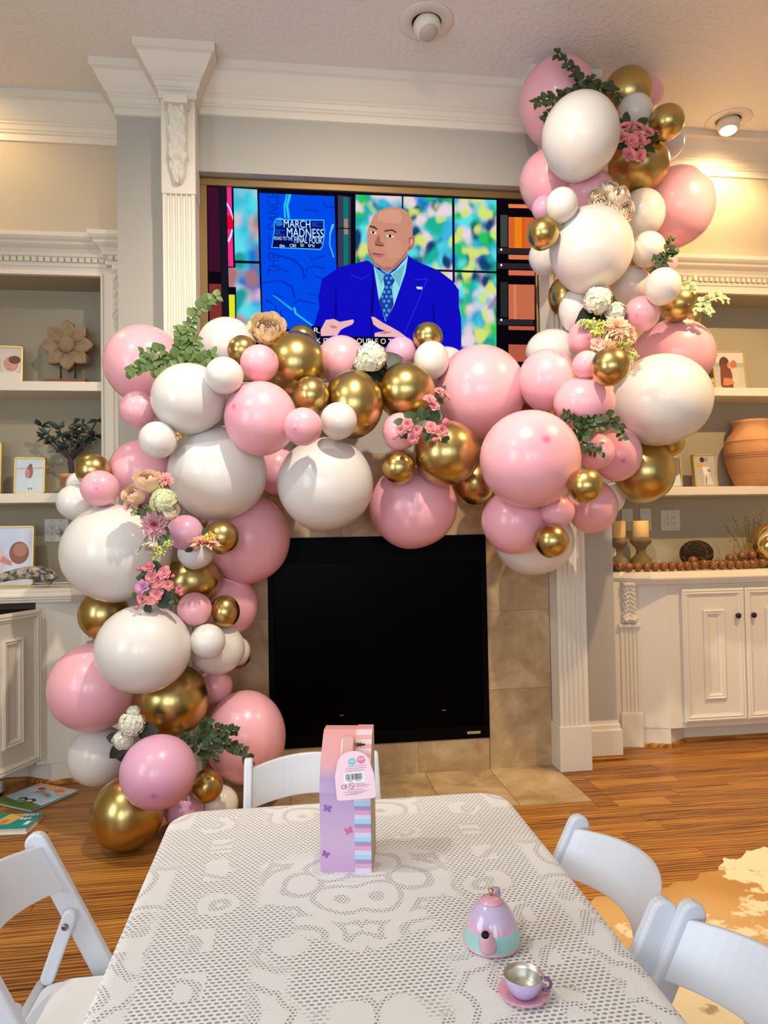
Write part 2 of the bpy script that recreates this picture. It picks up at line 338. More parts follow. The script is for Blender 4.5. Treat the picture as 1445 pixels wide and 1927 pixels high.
# ------------------------------------------------------------------ built-in bookcases (left one mirrored)
SHZ=(2.05,1.457); SHF=.36
DENT=mat('dentil_gap_shade',(190,182,168),.8)  # darker tone painted in as the shade between the dentils
def bookcase(sgn,lab):
    """sgn=+1 right, -1 left ; local u runs away from the breast"""
    root=thing('built_in_bookcase',lab,'bookcase')
    X=(lambda u:BX1+u) if sgn>0 else (lambda u:BX0-u)
    W_=1.72
    def bx(u0,u1,y0,y1,z0,z1):
        a,b_=sorted((X(u0),X(u1))); return (a,y0,z0),(b_,y1,z1)
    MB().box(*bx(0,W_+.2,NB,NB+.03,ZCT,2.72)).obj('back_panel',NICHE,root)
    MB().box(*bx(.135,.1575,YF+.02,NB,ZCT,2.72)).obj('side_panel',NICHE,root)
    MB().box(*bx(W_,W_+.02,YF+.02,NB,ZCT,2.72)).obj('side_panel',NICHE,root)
    MB().box(*bx(.155,W_,YF+.02,NB,ZOP-.001,ZOP+.02)).obj('top_panel',NICHE,root)
    mb=MB(); mb.box(*bx(.0,.155,YF,YF+.02,ZCT,2.72)); mb.box(*bx(.155,W_,YF,YF+.02,ZOP,2.72)); mb.box(*bx(W_,W_+.16,YF,YF+.02,ZCT,2.72))
    mb.box(*bx(.145,.1565,YF-.008,YF-.0002,ZCT,ZOP+.012)); mb.box(*bx(.1565,W_,YF-.008,YF-.0002,ZOP-.001,ZOP+.012))
    mb.obj('face_frame',WHITE,root)
    for z in SHZ: MB().box(*bx(.155,W_,SHF,NB,z-.05,z)).obj('shelf',WHITE,root,bev=.003)
    # cornice, breaking forward over the pilaster
    p=[(X(0),YF-.045),(X(.115),YF-.045),(X(.115),YF),(X(W_+.16),YF)]
    pr=[(0,2.655),(.006,2.655),(.008,2.672),(.008,2.702),(.016,2.706),(.020,2.722),(.030,2.738),(.050,2.752),(.056,2.758),(.056,2.768),(.07,2.778),(.074,2.784),(.078,2.79),(.078,2.812),(0,2.812)]
    MB().sweep(p,pr,side=(1 if sgn>0 else -1)).obj('cornice',WHITE,root)
    MB().box(*bx(0,.115,YF-.045,YF,2.655,2.812)).obj('cornice_block',WHITE,root)
    mb=MB()
    u=.135
    while u<W_: mb.box(*bx(u,u+.0235,YF-.021,YF-.007,2.676,2.699)); u+=.034
    for u in (.012,.045,.078): mb.box(*bx(u,u+.0235,YF-.066,YF-.052,2.676,2.699))
    d=mb.obj('dentil_row',WHITE,root); d['kind']='stuff'
    MB().sweep(p,[(.0082,2.675),(.0086,2.675),(.0086,2.700),(.0082,2.700)],side=(1 if sgn>0 else -1)).obj('dentil_shade_strip',DENT,root)
    # small fluted pilaster with carved corbel
    a,b_=sorted((X(.018),X(.098)))
    MB().prism(fluted(a,b_,YF-.028,YF,3,.007,.008),ZCT,2.255,'z').obj('fluted_strip',WHITE,root)
    MB().box((a-.012,YF-.04,2.255),(b_+.012,YF,2.275)).obj('capital',WHITE,root,bev=.003)
    cb=corbel_mb(.078,.385,.06).obj('corbel',CARVE,root); cb.location=((a+b_)/2,YF,2.655)
    return root
bookcase(-1,'white built-in bookcase with dentil cornice left of the fireplace')
bookcase(1,'white built-in bookcase with dentil cornice right of the fireplace')
KNOB=mat('black_knob',(16,14,16),.25)
def panel_door(name,parent,w,h,rootm,knob_u):
    """door in local x 0..w, z 0..h, front face toward -y at y=0"""
    d=MB().box((0,0,0),(w,.02,h)).obj(name,WHITE,parent); d.matrix_local=rootm
    def ring(x0,x1,z0,z1,pr,nm):
        mb=MB(); P=[(x0,z0),(x1,z0),(x1,z1),(x0,z1)]
        k=len(pr); vs=[]
        for i,(px,pz) in enumerate(P):
            sx=1 if px==x0 else -1; sz=1 if pz==z0 else -1
            for (o,y_) in pr: vs.append((px+sx*o,-y_,pz+sz*o))
        fs=[(i*k+q,((i+1)%4)*k+q,((i+1)%4)*k+q+1,i*k+q+1) for i in range(4) for q in range(k-1)]
        mb.add(vs,fs); return mb.obj(nm,WHITE,d)
    ring(.0,w,.0,h,[(0,0),(0,.006),(.012,.012),(.018,.008),(.026,.012),(.034,.006),(.042,.003),(.042,0)],'outer_moulding')
    # tall raised panel with flared stepped ends
    c=w/2; hw=w*.17; z0,z1=h*.165,h*.84
    ring(c-hw,c+hw,z0,z1,[(0,0),(0,.010),(.008,.016),(.016,.010),(.022,.012),(.03,.004),(.038,.002)],'raised_panel_moulding')
    kx=knob_u; mb=MB().lathe([(.0001,.03),(.011,.028),(.016,.021),(.015,.014),(.006,.008),(.007,0)],20,Matrix.Translation((kx,0,h*.79))@Matrix.Rotation(R(90),4,'X'))
    mb.obj('knob',KNOB,d); return d
def base_cabinet(sgn,lab,opened):
    root=thing('base_cabinet',lab,'cabinet')
    X=(lambda u:BX1+u) if sgn>0 else (lambda u:BX0-u)
    def poly(pts): 
        q=[(X(u),y_) for u,y_ in pts]; return q if sgn>0 else q[::-1]
    # body: angled corner face then straight front
    body=[(0,.245),(.105,.245),(.225,.205),(.365,.157),(.365,.175),(1.85,.175),(1.85,.55),(0,.55)]
    if sgn>0 or not opened:
        MB().prism(poly([(.004,.245),(.225,.205),(.365,.157),(1.85,.157),(1.85,.55),(.004,.55)]),.105,.917,'z').obj('body',WHITE,root)
    else:
        u0,u1=.43,.80
        MB().prism(poly([(.004,.245),(.225,.205),(.365,.157),(u0,.157),(u0,.55),(.004,.55)]),.105,.917,'z').obj('body',WHITE,root)
        MB().prism(poly([(u1,.157),(1.85,.157),(1.85,.55),(u1,.55)]),.105,.917,'z').obj('body',WHITE,root)
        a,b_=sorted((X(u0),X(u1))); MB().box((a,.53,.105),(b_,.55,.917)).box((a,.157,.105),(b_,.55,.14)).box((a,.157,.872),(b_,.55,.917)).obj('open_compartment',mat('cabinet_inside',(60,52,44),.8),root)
    MB().prism(poly([(.004,.255),(.22,.215),(.36,.167),(.50,.25),(1.85,.25),(1.85,.55),(.004,.55)]),0,.106,'z').obj('toe_kick',WHITE,root)
    MB().prism(poly([(.22,.212),(.36,.162),(.365,.157),(.36,.2),(.23,.24)]),.0,.106,'z').obj('corner_foot',WHITE,root)
    MB().sweep([(X(.2),.222),(X(.36),.166),(X(.50),.249),(X(1.85),.249)],[(0,0),(.014,0),(.012,.014),(.005,.02),(0,.021)],side=(1 if sgn>0 else -1)).obj('shoe_strip',OAK,root)
    # corner leg: base block, fluted strip, cap, carved corbel, on the angled corner
    ang=-R(13)*sgn; ax,ay=X(.168),.222
    Mx=Matrix.Translation((ax,ay,0))@Matrix.Rotation(ang,4,'Z')
    def put(o): o.matrix_local=Mx; return o
    put(MB().prism(fluted(-.05,.05,-.018,.04,4,.007,.008),.19,.665,'z').obj('fluted_leg',WHITE,root))
    put(MB().box((-.06,-.028,0),(.06,.04,.19)).obj('leg_base',WHITE,root,bev=.004))
    put(MB().box((-.062,-.032,.665),(.062,.04,.682)).obj('leg_cap',WHITE,root,bev=.003))
    cb=corbel_mb(.088,.225,.05,False).obj('corbel',CARVE,root); cb.matrix_local=Mx@Matrix.Translation((0,-.0,.915))
    # doors
    DW,DH,DZ=.372,.735,.138
    if sgn>0:
        panel_door('door',root,DW,DH,Matrix.Translation((2.127,.137,DZ)),DW-.045)
        panel_door('door',root,DW,DH,Matrix.Translation((2.503,.137,DZ)),.045)
        panel_door('door',root,DW,DH,Matrix.Translation((2.95,.137,DZ)),DW-.045)
    else:
        # right hand door of the left cabinet stands wide open
        a=math.atan2(-.245,-.095)
        M0=Matrix.Translation((-1.236,.108,DZ))@Matrix.Rotation(a+PI,4,'Z')@Matrix.Translation((-DW,0,0))
        panel_door('door',root,DW,DH,M0,.045)
        panel_door('door',root,DW,DH,Matrix.Translation((-2.05,.137,DZ)),DW-.045)
    return root
base_cabinet(1,'white base cabinet with closed panelled doors below the right shelves',False)
base_cabinet(-1,'white base cabinet with one door swung open below the left shelves',True)
def countertop(sgn,lab):
    X=(lambda u:BX1+u) if sgn>0 else (lambda u:BX0-u)
    front=[(X(0),.30),(X(.085),.275),(X(.255),.125),(X(1.9),.125)]
    o=thing('countertop',lab,'countertop')
    q=front+[(X(1.9),NB),(X(0),NB)]
    MB().prism(q if sgn>0 else q[::-1],.917,.944,'z').obj('slab',WHITE,o)
    MB().sweep(front,[(0,.905),(.006,.905),(.010,.917),(.016,.921),(.016,.927),(.022,.931),(.024,.938),(.022,.944),(0,.944)],side=(1 if sgn>0 else -1)).obj('edge_moulding',WHITE,o)
    MB().sweep(front+[(X(1.9),NB),(X(0),NB)],[(.016,.944),(.012,.95),(-.004,.960),(-.012,.968),(-.022,ZCT)],side=(1 if sgn>0 else -1),closed=True).obj('top_bevel',WHITE,o)
    t2=[(X(0),.322),(X(.095),.295),(X(.264),.147),(X(1.88),.147),(X(1.88),NB-.02),(X(0),NB-.02)]
    MB().prism(t2 if sgn>0 else t2[::-1],.944,ZCT,'z').obj('top_panel',WHITE,o)
    return o
countertop(1,'white moulded-edge countertop on the right base cabinet')
countertop(-1,'white moulded-edge countertop on the left base cabinet')
# ------------------------------------------------------------------ television
TVD={"rect":[-0.412,1.303,2.025,2.99],"polys":[[[60,15,40],[[-0.4083,2.9849],[-0.3521,2.9848],[-0.3491,2.5516],[-0.4077,2.5524]]],[[125,45,45],[[-0.4068,2.4894],[-0.3473,2.49],[-0.3445,2.281],[-0.4055,2.2797]]],[[25,22,35],[[-0.3495,2.9876],[-0.3162,2.9881],[-0.3138,2.2816],[-0.3445,2.281]]],[[235,45,130],[[-0.3136,2.9919],[-0.2904,2.9914],[-0.2849,2.5799],[-0.3105,2.5807]]],[[225,0,45],[[-0.3137,2.8434],[-0.2844,2.8419],[-0.2842,2.773],[-0.3119,2.773]]],[[190,225,255],[[-0.3145,2.9107],[-0.3034,2.8942],[-0.2893,2.8629],[-0.2845,2.8392],[-0.2847,2.818],[-0.2921,2.8469],[-0.3035,2.8782],[-0.3141,2.8937]]],[[190,225,255],[[-0.2853,2.7677],[-0.2897,2.741],[-0.3055,2.7034],[-0.3126,2.7137],[-0.2984,2.746],[-0.2903,2.7754]]],["crowdA",[[-0.2802,2.9855],[-0.1614,2.9829],[-0.1557,2.612],[-0.2768,2.6134]]],["crowdA",[[-0.3106,2.5738],[-0.2747,2.5749],[-0.2744,2.5987],[-0.1558,2.5998],[-0.1479,2.2849],[-0.2729,2.2824],[-0.2732,2.4762],[-0.3091,2.4763]]],[[215,220,40],[[-0.3095,2.4368],[-0.2799,2.4365],[-0.2795,2.2928],[-0.3081,2.2922]]],[[0,72,225],[[-0.1512,2.9657],[0.233,2.9655],[0.239,2.5074],[0.23,2.2712],[-0.1409,2.264]]],[[0,48,185],[[0.0702,2.8981],[0.152,2.8865],[0.1492,2.8783],[0.0675,2.891]]],[[0,48,185],[[0.1768,2.9469],[0.1896,2.915],[0.2321,2.9087],[0.232,2.9006],[0.1841,2.9067],[0.1714,2.9439]]],[[0,48,185],[[-0.0988,2.5963],[0.0024,2.5621],[0.0049,2.5542],[-0.1015,2.5882]]],[[0,48,185],[[-0.111,2.6624],[0.0243,2.6295],[0.0683,2.5828],[0.0754,2.5295],[0.0674,2.524],[0.0577,2.5771],[0.0189,2.6187],[-0.1111,2.6544]]],[[0,48,185],[[-0.1389,2.5048],[-0.0504,2.5206],[0.0119,2.4904],[0.0292,2.4216],[0.0213,2.416],[0.0039,2.4795],[-0.0531,2.5125],[-0.139,2.4968]]],[[0,48,185],[[-0.0825,2.4533],[-0.0281,2.4308],[-0.0308,2.4243],[-0.0826,2.4427]]],[[0,48,185],[[0.0755,2.5349],[0.0814,2.5832],[0.1239,2.6006],[0.1819,2.5863],[0.1817,2.5782],[0.1237,2.5909],[0.0893,2.5781],[0.0818,2.5324]]],[[0,48,185],[[0.1231,2.5496],[0.181,2.5299],[0.1782,2.5228],[0.122,2.5426]]],[[0,48,185],[[0.0984,2.6641],[0.1085,2.6322],[0.1829,2.6562],[0.1828,2.6481],[0.1058,2.6241],[0.0931,2.6612]]],[[0,48,185],[[0.0901,2.4578],[0.1427,2.4458],[0.1399,2.4393],[0.09,2.4498]]],[[0,48,185],[[0.0105,2.3945],[0.0424,2.4219],[0.1315,2.4027],[0.1314,2.3947],[0.0449,2.414],[0.0168,2.3893]]],[[0,48,185],[[-0.1245,2.4177],[-0.0832,2.3975],[-0.0885,2.3895],[-0.1272,2.4097]]],[[0,48,185],[[-0.073,2.3872],[-0.0658,2.3396],[-0.0736,2.3394],[-0.0808,2.3843]]],[[0,48,185],[[-0.0473,2.3612],[-0.0325,2.2979],[-0.0404,2.2951],[-0.0552,2.3584]]],[[40,190,255],[[-0.0025,2.9659],[0.0122,2.965],[-0.0006,2.915],[-0.0043,2.9068],[0.0037,2.8401],[-0.0084,2.8397],[-0.018,2.9062]]],[[40,190,255],[[-0.014,2.9654],[-0.0067,2.9657],[-0.0201,2.9061],[-0.0173,2.8409],[-0.0262,2.8406],[-0.0284,2.9069]]],[[40,190,255],[[-0.0905,2.4398],[-0.0827,2.4389],[0.0102,2.3705],[0.0075,2.3625]]],[[40,190,255],[[0.0129,2.3775],[0.0234,2.3778],[0.0308,2.3497],[0.1139,2.2876],[0.1034,2.2858],[0.0203,2.3458]]],[[90,190,255],[[0.2184,2.819],[0.2306,2.8168],[0.2112,2.7648],[0.2077,2.7108],[0.2279,2.6469],[0.2226,2.644],[0.2023,2.7079],[0.2049,2.77]]],[[60,185,255],[[-0.0712,2.8345],[-0.0461,2.8419],[-0.0278,2.8351],[0.1789,2.8401],[0.1782,2.7948],[0.1844,2.7864],[0.1703,2.6987],[0.1568,2.6811],[-0.094,2.6832],[-0.0782,2.7808],[-0.082,2.8073]]],[[4,18,110],[[-0.0671,2.8282],[0.174,2.8345],[0.1734,2.7925],[0.1796,2.7841],[0.1661,2.7018],[0.1542,2.6864],[-0.0888,2.6882],[-0.0735,2.781],[-0.0763,2.8049]]],[[3,10,60],[[-0.079,2.7194],[0.1653,2.7147],[0.1624,2.6985],[0.1532,2.6885],[-0.0867,2.6898]]],[[20,120,220],[[-0.0714,2.8184],[-0.0567,2.827],[-0.0384,2.8251],[-0.0334,2.8092],[-0.0414,2.7982],[-0.0623,2.7974],[-0.0716,2.8051]]],[[20,60,170],[[0.1167,2.8258],[0.167,2.8251],[0.1642,2.8196],[0.143,2.8204],[0.1386,2.8105],[0.164,2.8061],[0.1629,2.8007],[0.1348,2.8023],[0.1163,2.8043]]],[[20,60,170],[[-0.0704,2.7811],[-0.026,2.7801],[-0.0235,2.7722],[-0.047,2.7724],[-0.0472,2.7579],[-0.0263,2.756],[-0.0264,2.7496],[-0.0723,2.7517]]],[[55,55,85],[[0.2518,2.9718],[0.3186,2.9639],[0.312,2.5633],[0.2456,2.5828]]],[[8,115,105],[[0.2795,2.9649],[0.3051,2.9633],[0.2988,2.5737],[0.2764,2.5784]]],[[150,130,110],[[0.2808,2.8485],[0.3022,2.8483],[0.302,2.7682],[0.2805,2.7674]]],[[10,10,25],[[0.248,2.8013],[0.3159,2.8012],[0.3158,2.7957],[0.2479,2.7953]]],["crowdB",[[0.3437,2.979],[1.0984,2.9823],[1.0791,2.1429],[0.33,2.1598]]],[[8,14,40],[[0.5873,2.9898],[0.5958,2.9902],[0.5876,2.5558],[0.5792,2.5556]]],[[8,14,40],[[0.8564,2.9846],[0.8694,2.9852],[0.8626,2.5298],[0.8497,2.5294]]],[[8,14,40],[[0.3373,2.5986],[1.0896,2.5976],[1.0893,2.5861],[0.3371,2.5875]]],[[10,6,12],[[1.0987,2.9952],[1.3018,2.9925],[1.2889,2.1174],[1.0784,2.1145]]],[[62,66,62],[[1.1181,2.9026],[1.1583,2.9043],[1.1542,2.7307],[1.1156,2.7294]]],[[35,42,38],[[1.1097,2.5403],[1.1498,2.5415],[1.1453,2.3528],[1.1068,2.352]]],[[225,120,70],[[1.1647,2.9638],[1.3089,2.9669],[1.3094,2.9461],[1.1648,2.943]]],[[205,95,45],[[1.1631,2.8936],[1.3071,2.8964],[1.3039,2.728],[1.1596,2.726]]],[[215,115,70],[[1.1583,2.689],[1.302,2.6908],[1.3024,2.6662],[1.1582,2.6645]]],[[205,105,75],[[1.1563,2.6055],[1.2999,2.6068],[1.3003,2.5797],[1.1561,2.5784]]],[[190,102,72],[[1.1545,2.5293],[1.298,2.5304],[1.2944,2.3423],[1.1506,2.3422]]],[[180,85,65],[[1.1492,2.3055],[1.2924,2.3054],[1.2929,2.2843],[1.1492,2.2845]]],[[175,85,65],[[1.1469,2.2063],[1.29,2.2058],[1.2887,2.1141],[1.1452,2.1151]]],[[232,125,20],[[1.1958,2.8939],[1.2372,2.8946],[1.2331,2.7275],[1.1928,2.7271]]],[[200,85,20],[[1.2372,2.8946],[1.2463,2.895],[1.2422,2.7278],[1.2331,2.7275]]],[[205,125,85],[[1.1821,2.5291],[1.1971,2.5295],[1.1952,2.3431],[1.1786,2.3428]]],[[40,36,42],[[1.099,2.7239],[1.2978,2.7268],[1.2971,2.6971],[1.0982,2.6925]]],[[40,36,42],[[1.0971,2.6419],[1.2958,2.6442],[1.2951,2.6146],[1.0964,2.6105]]],[[40,36,42],[[1.0901,2.3409],[1.2883,2.3412],[1.2875,2.3117],[1.0894,2.3097]]],[[235,235,250],[[1.1139,2.7205],[1.1239,2.7208],[1.1247,2.71],[1.1146,2.7097]]],[[235,235,250],[[1.112,2.637],[1.122,2.6373],[1.1227,2.6265],[1.1127,2.6262]]],[[235,235,250],[[1.1051,2.3422],[1.1151,2.3424],[1.1158,2.3317],[1.1059,2.3315]]],[[16,12,185],[[0.1139,2.2755],[0.1465,2.3792],[0.1428,2.4364],[0.1629,2.5287],[0.2521,2.5947],[0.402,2.6341],[0.4361,2.6061],[0.5049,2.5617],[0.6148,2.669],[0.6465,2.6419],[0.7752,2.5932],[0.8512,2.5366],[0.8829,2.4904],[0.881,2.4022],[0.8917,2.3437],[0.8888,2.1267],[0.1115,2.1158]]],[[10,6,140],[[0.4305,2.6176],[0.4339,2.4785],[0.4182,2.2382],[0.4066,2.238],[0.4166,2.478]]],[[10,6,140],[[0.2363,2.4963],[0.2392,2.3239],[0.2223,2.3293],[0.2302,2.4731]]],[[10,6,140],[[0.7478,2.4107],[0.7517,2.3114],[0.7399,2.3112],[0.7408,2.4106]]],[[35,35,215],[[0.3088,2.5617],[0.3657,2.5374],[0.4064,2.5588],[0.4075,2.5542],[0.3656,2.531],[0.3075,2.5559]]],[[35,35,215],[[0.6446,2.5425],[0.7212,2.5505],[0.5923,2.2559],[0.5865,2.2558],[0.7092,2.5414],[0.6444,2.5355]]],[[140,215,220],[[0.4315,2.606],[0.4703,2.5723],[0.5048,2.5588],[0.546,2.5863],[0.6147,2.6643],[0.5984,2.5762],[0.5369,2.4057],[0.4888,2.3147],[0.4561,2.4269]]],[[105,180,200],[[0.4933,2.5614],[0.469,2.5026],[0.436,2.6003]]],[[105,180,200],[[0.5282,2.5653],[0.5648,2.4965],[0.5993,2.6229]]],[[28,60,150],[[0.4875,2.5612],[0.5224,2.5652],[0.5422,2.5337],[0.5241,2.4983],[0.534,2.4056],[0.4917,2.3165],[0.4543,2.4211],[0.4875,2.4973],[0.4812,2.5378]]],[[70,150,215],[[0.5069,2.5444],[0.5044,2.5377],[0.4986,2.5348],[0.4929,2.5374],[0.4906,2.5439],[0.4931,2.5505],[0.4989,2.5534],[0.5046,2.5509]]],[[70,150,215],[[0.5313,2.5451],[0.5288,2.5384],[0.523,2.5355],[0.5173,2.5381],[0.515,2.5446],[0.5175,2.5512],[0.5233,2.5541],[0.529,2.5516]]],[[70,150,215],[[0.5181,2.5203],[0.5156,2.5136],[0.5098,2.5107],[0.5041,2.5133],[0.5018,2.5198],[0.5043,2.5264],[0.5101,2.5293],[0.5158,2.5268]]],[[70,150,215],[[0.506,2.4955],[0.5035,2.4889],[0.4977,2.486],[0.492,2.4886],[0.4897,2.4951],[0.4922,2.5017],[0.498,2.5046],[0.5037,2.502]]],[[70,150,215],[[0.5304,2.4962],[0.5279,2.4895],[0.5221,2.4867],[0.5164,2.4892],[0.5141,2.4957],[0.5166,2.5024],[0.5224,2.5053],[0.5281,2.5027]]],[[70,150,215],[[0.4928,2.4708],[0.4903,2.4641],[0.4845,2.4613],[0.4788,2.4638],[0.4765,2.4703],[0.479,2.477],[0.4848,2.4799],[0.4905,2.4773]]],[[70,150,215],[[0.5172,2.4714],[0.5147,2.4648],[0.5089,2.4619],[0.5032,2.4645],[0.5009,2.471],[0.5034,2.4776],[0.5092,2.4805],[0.5149,2.4779]]],[[70,150,215],[[0.4807,2.4461],[0.4783,2.4395],[0.4725,2.4366],[0.4668,2.4392],[0.4645,2.4457],[0.467,2.4523],[0.4728,2.4552],[0.4785,2.4526]]],[[70,150,215],[[0.5051,2.4467],[0.5026,2.4401],[0.4968,2.4372],[0.4911,2.4398],[0.4889,2.4463],[0.4914,2.4529],[0.4972,2.4558],[0.5028,2.4532]]],[[70,150,215],[[0.5295,2.4473],[0.527,2.4407],[0.5212,2.4378],[0.5155,2.4404],[0.5132,2.4469],[0.5157,2.4536],[0.5215,2.4564],[0.5273,2.4538]]],[[70,150,215],[[0.4919,2.422],[0.4894,2.4154],[0.4836,2.4125],[0.4779,2.4151],[0.4757,2.4216],[0.4782,2.4282],[0.484,2.4311],[0.4896,2.4285]]],[[70,150,215],[[0.5163,2.4226],[0.5138,2.416],[0.508,2.4131],[0.5023,2.4157],[0.5,2.4222],[0.5025,2.4288],[0.5083,2.4317],[0.514,2.4291]]],[[70,150,215],[[0.5042,2.398],[0.5017,2.3913],[0.4959,2.3885],[0.4902,2.3911],[0.488,2.3976],[0.4905,2.4042],[0.4963,2.407],[0.502,2.4045]]],[[70,150,215],[[0.491,2.3733],[0.4885,2.3667],[0.4827,2.3638],[0.4771,2.3664],[0.4748,2.3729],[0.4773,2.3795],[0.4831,2.3824],[0.4888,2.3798]]],[[70,150,215],[[0.5154,2.3738],[0.5129,2.3672],[0.5071,2.3644],[0.5014,2.367],[0.4991,2.3735],[0.5016,2.3801],[0.5074,2.3829],[0.5131,2.3804]]],[[70,150,215],[[0.5033,2.3492],[0.5008,2.3426],[0.4951,2.3398],[0.4894,2.3424],[0.4871,2.3489],[0.4896,2.3555],[0.4954,2.3583],[0.5011,2.3557]]],[[196,136,112],[[0.4168,2.8264],[0.4349,2.8679],[0.4703,2.9014],[0.523,2.9212],[0.5756,2.9204],[0.6162,2.8987],[0.6388,2.8526],[0.6403,2.7764],[0.6518,2.7651],[0.6512,2.7358],[0.6359,2.7001],[0.6122,2.6876],[0.6059,2.664],[0.57,2.622],[0.5403,2.5919],[0.5051,2.5751],[0.4706,2.5898],[0.4305,2.6176],[0.4109,2.6518],[0.4002,2.6979],[0.3985,2.7675],[0.4079,2.8086]]],[[208,150,127],[[0.4643,2.8895],[0.5228,2.9094],[0.5694,2.9026],[0.5863,2.8681],[0.574,2.8325],[0.5098,2.8358],[0.4519,2.8452]]],[[202,143,120],[[0.4967,2.7536],[0.5549,2.7499],[0.5835,2.7159],[0.5707,2.657],[0.518,2.6436],[0.4956,2.6895]]],[[172,112,93],[[0.4002,2.6979],[0.4144,2.6867],[0.4365,2.6294],[0.4824,2.6018],[0.5289,2.6061],[0.5824,2.6574],[0.6064,2.6933],[0.6089,2.67],[0.57,2.622],[0.5403,2.5919],[0.5051,2.5751],[0.4706,2.5898],[0.4305,2.6176],[0.4109,2.6518]]],[[165,100,85],[[0.6165,2.758],[0.6402,2.7706],[0.6518,2.7622],[0.65,2.7346],[0.6347,2.7012],[0.6093,2.6887],[0.6217,2.723]]],[[205,150,130],[[0.6251,2.7495],[0.6429,2.7589],[0.6436,2.7355],[0.6273,2.7115]]],[[80,45,40],[[0.4144,2.8193],[0.4398,2.8145],[0.4558,2.8017],[0.4533,2.7952],[0.4338,2.8049],[0.4142,2.81]]],[[80,45,40],[[0.4917,2.7955],[0.5325,2.8028],[0.5556,2.7897],[0.5543,2.7826],[0.5295,2.7945],[0.4927,2.7873]]],[[235,225,220],[[0.4173,2.7868],[0.4393,2.7877],[0.4519,2.7788],[0.439,2.7725],[0.4217,2.7754]]],[[30,18,18],[[0.4254,2.7883],[0.4382,2.7876],[0.4379,2.7748],[0.4264,2.7755]]],[[225,215,210],[[0.4999,2.7713],[0.5204,2.7755],[0.5464,2.7613],[0.523,2.7569],[0.5038,2.7609]]],[[30,18,18],[[0.5122,2.774],[0.5273,2.7734],[0.5271,2.7582],[0.5143,2.7589]]],[[165,100,82],[[0.4623,2.7757],[0.4703,2.7352],[0.4903,2.7214],[0.4843,2.7095],[0.4611,2.7116],[0.4381,2.7195],[0.4413,2.7342]]],[[95,50,48],[[0.4416,2.7214],[0.4612,2.7163],[0.4844,2.7159],[0.4832,2.71],[0.4611,2.7104],[0.4415,2.7144]]],[[180,105,115],[[0.4258,2.6743],[0.4604,2.672],[0.4905,2.6672],[0.4716,2.6491],[0.4427,2.6528],[0.4284,2.6628]]],[[110,55,58],[[0.4246,2.6743],[0.4604,2.6709],[0.4917,2.6684],[0.4603,2.665],[0.4257,2.6685]]],[[228,178,178],[[0.1515,2.2648],[0.1795,2.3169],[0.2193,2.3223],[0.2504,2.3081],[0.3191,2.3221],[0.3247,2.3113],[0.3158,2.2968],[0.2755,2.2787],[0.2554,2.2668],[0.235,2.2366],[0.1528,2.2328]]],[[190,130,135],[[0.1961,2.2886],[0.2245,2.2892],[0.2413,2.2752],[0.2128,2.2717]]],[[228,178,178],[[0.4141,2.3392],[0.4314,2.3367],[0.4771,2.307],[0.5115,2.2903],[0.5633,2.2612],[0.5989,2.234],[0.4296,2.2344],[0.4317,2.2541],[0.4879,2.2655],[0.4534,2.2776],[0.425,2.2978]]],[[190,130,135],[[0.453,2.2533],[0.4879,2.2644],[0.5226,2.2604],[0.4818,2.2481]]],[[200,225,255],[[0.6544,2.503],[0.6878,2.5016],[0.6846,2.4887],[0.6582,2.4903]]],[[6,6,16],[[0.1055,2.2839],[0.1518,2.2849],[0.151,2.2317],[0.1048,2.2308]]],[[6,6,16],[[0.1273,2.2301],[0.5221,2.2338],[0.5212,2.1851],[0.1265,2.1787]]]],"texts":[["MARCH",-0.0285,2.7907,0.1357,0.0401,[195,235,255],0],["MADNESS",-0.0134,2.7431,0.1878,0.0462,[195,235,255],0],["ROAD TO THE",-0.0774,2.7243,0.0918,0.0183,[195,235,255],0],["FINAL FOUR",0.0244,2.7119,0.1419,0.0324,[195,235,255],0],["tbs",-0.0523,2.6884,0.0268,0.0153,[235,240,255],0],["CBS",-0.001,2.6901,0.0343,0.0157,[235,240,255],0],["TNT",0.053,2.692,0.0208,0.0152,[235,240,255],0],["tru",0.0936,2.6934,0.0319,0.0156,[235,240,255],0],["R.",0.1174,2.247,0.032,0.0281,[240,240,240],0],["K IT",0.1296,2.1959,0.0654,0.0251,[240,240,240],0],["OUBLE O T",0.3371,2.1971,0.1848,0.0274,[240,240,240],0],["THE BIG DANCE",-0.1124,2.5507,0.4159,0.06,[0,48,185],90]]}
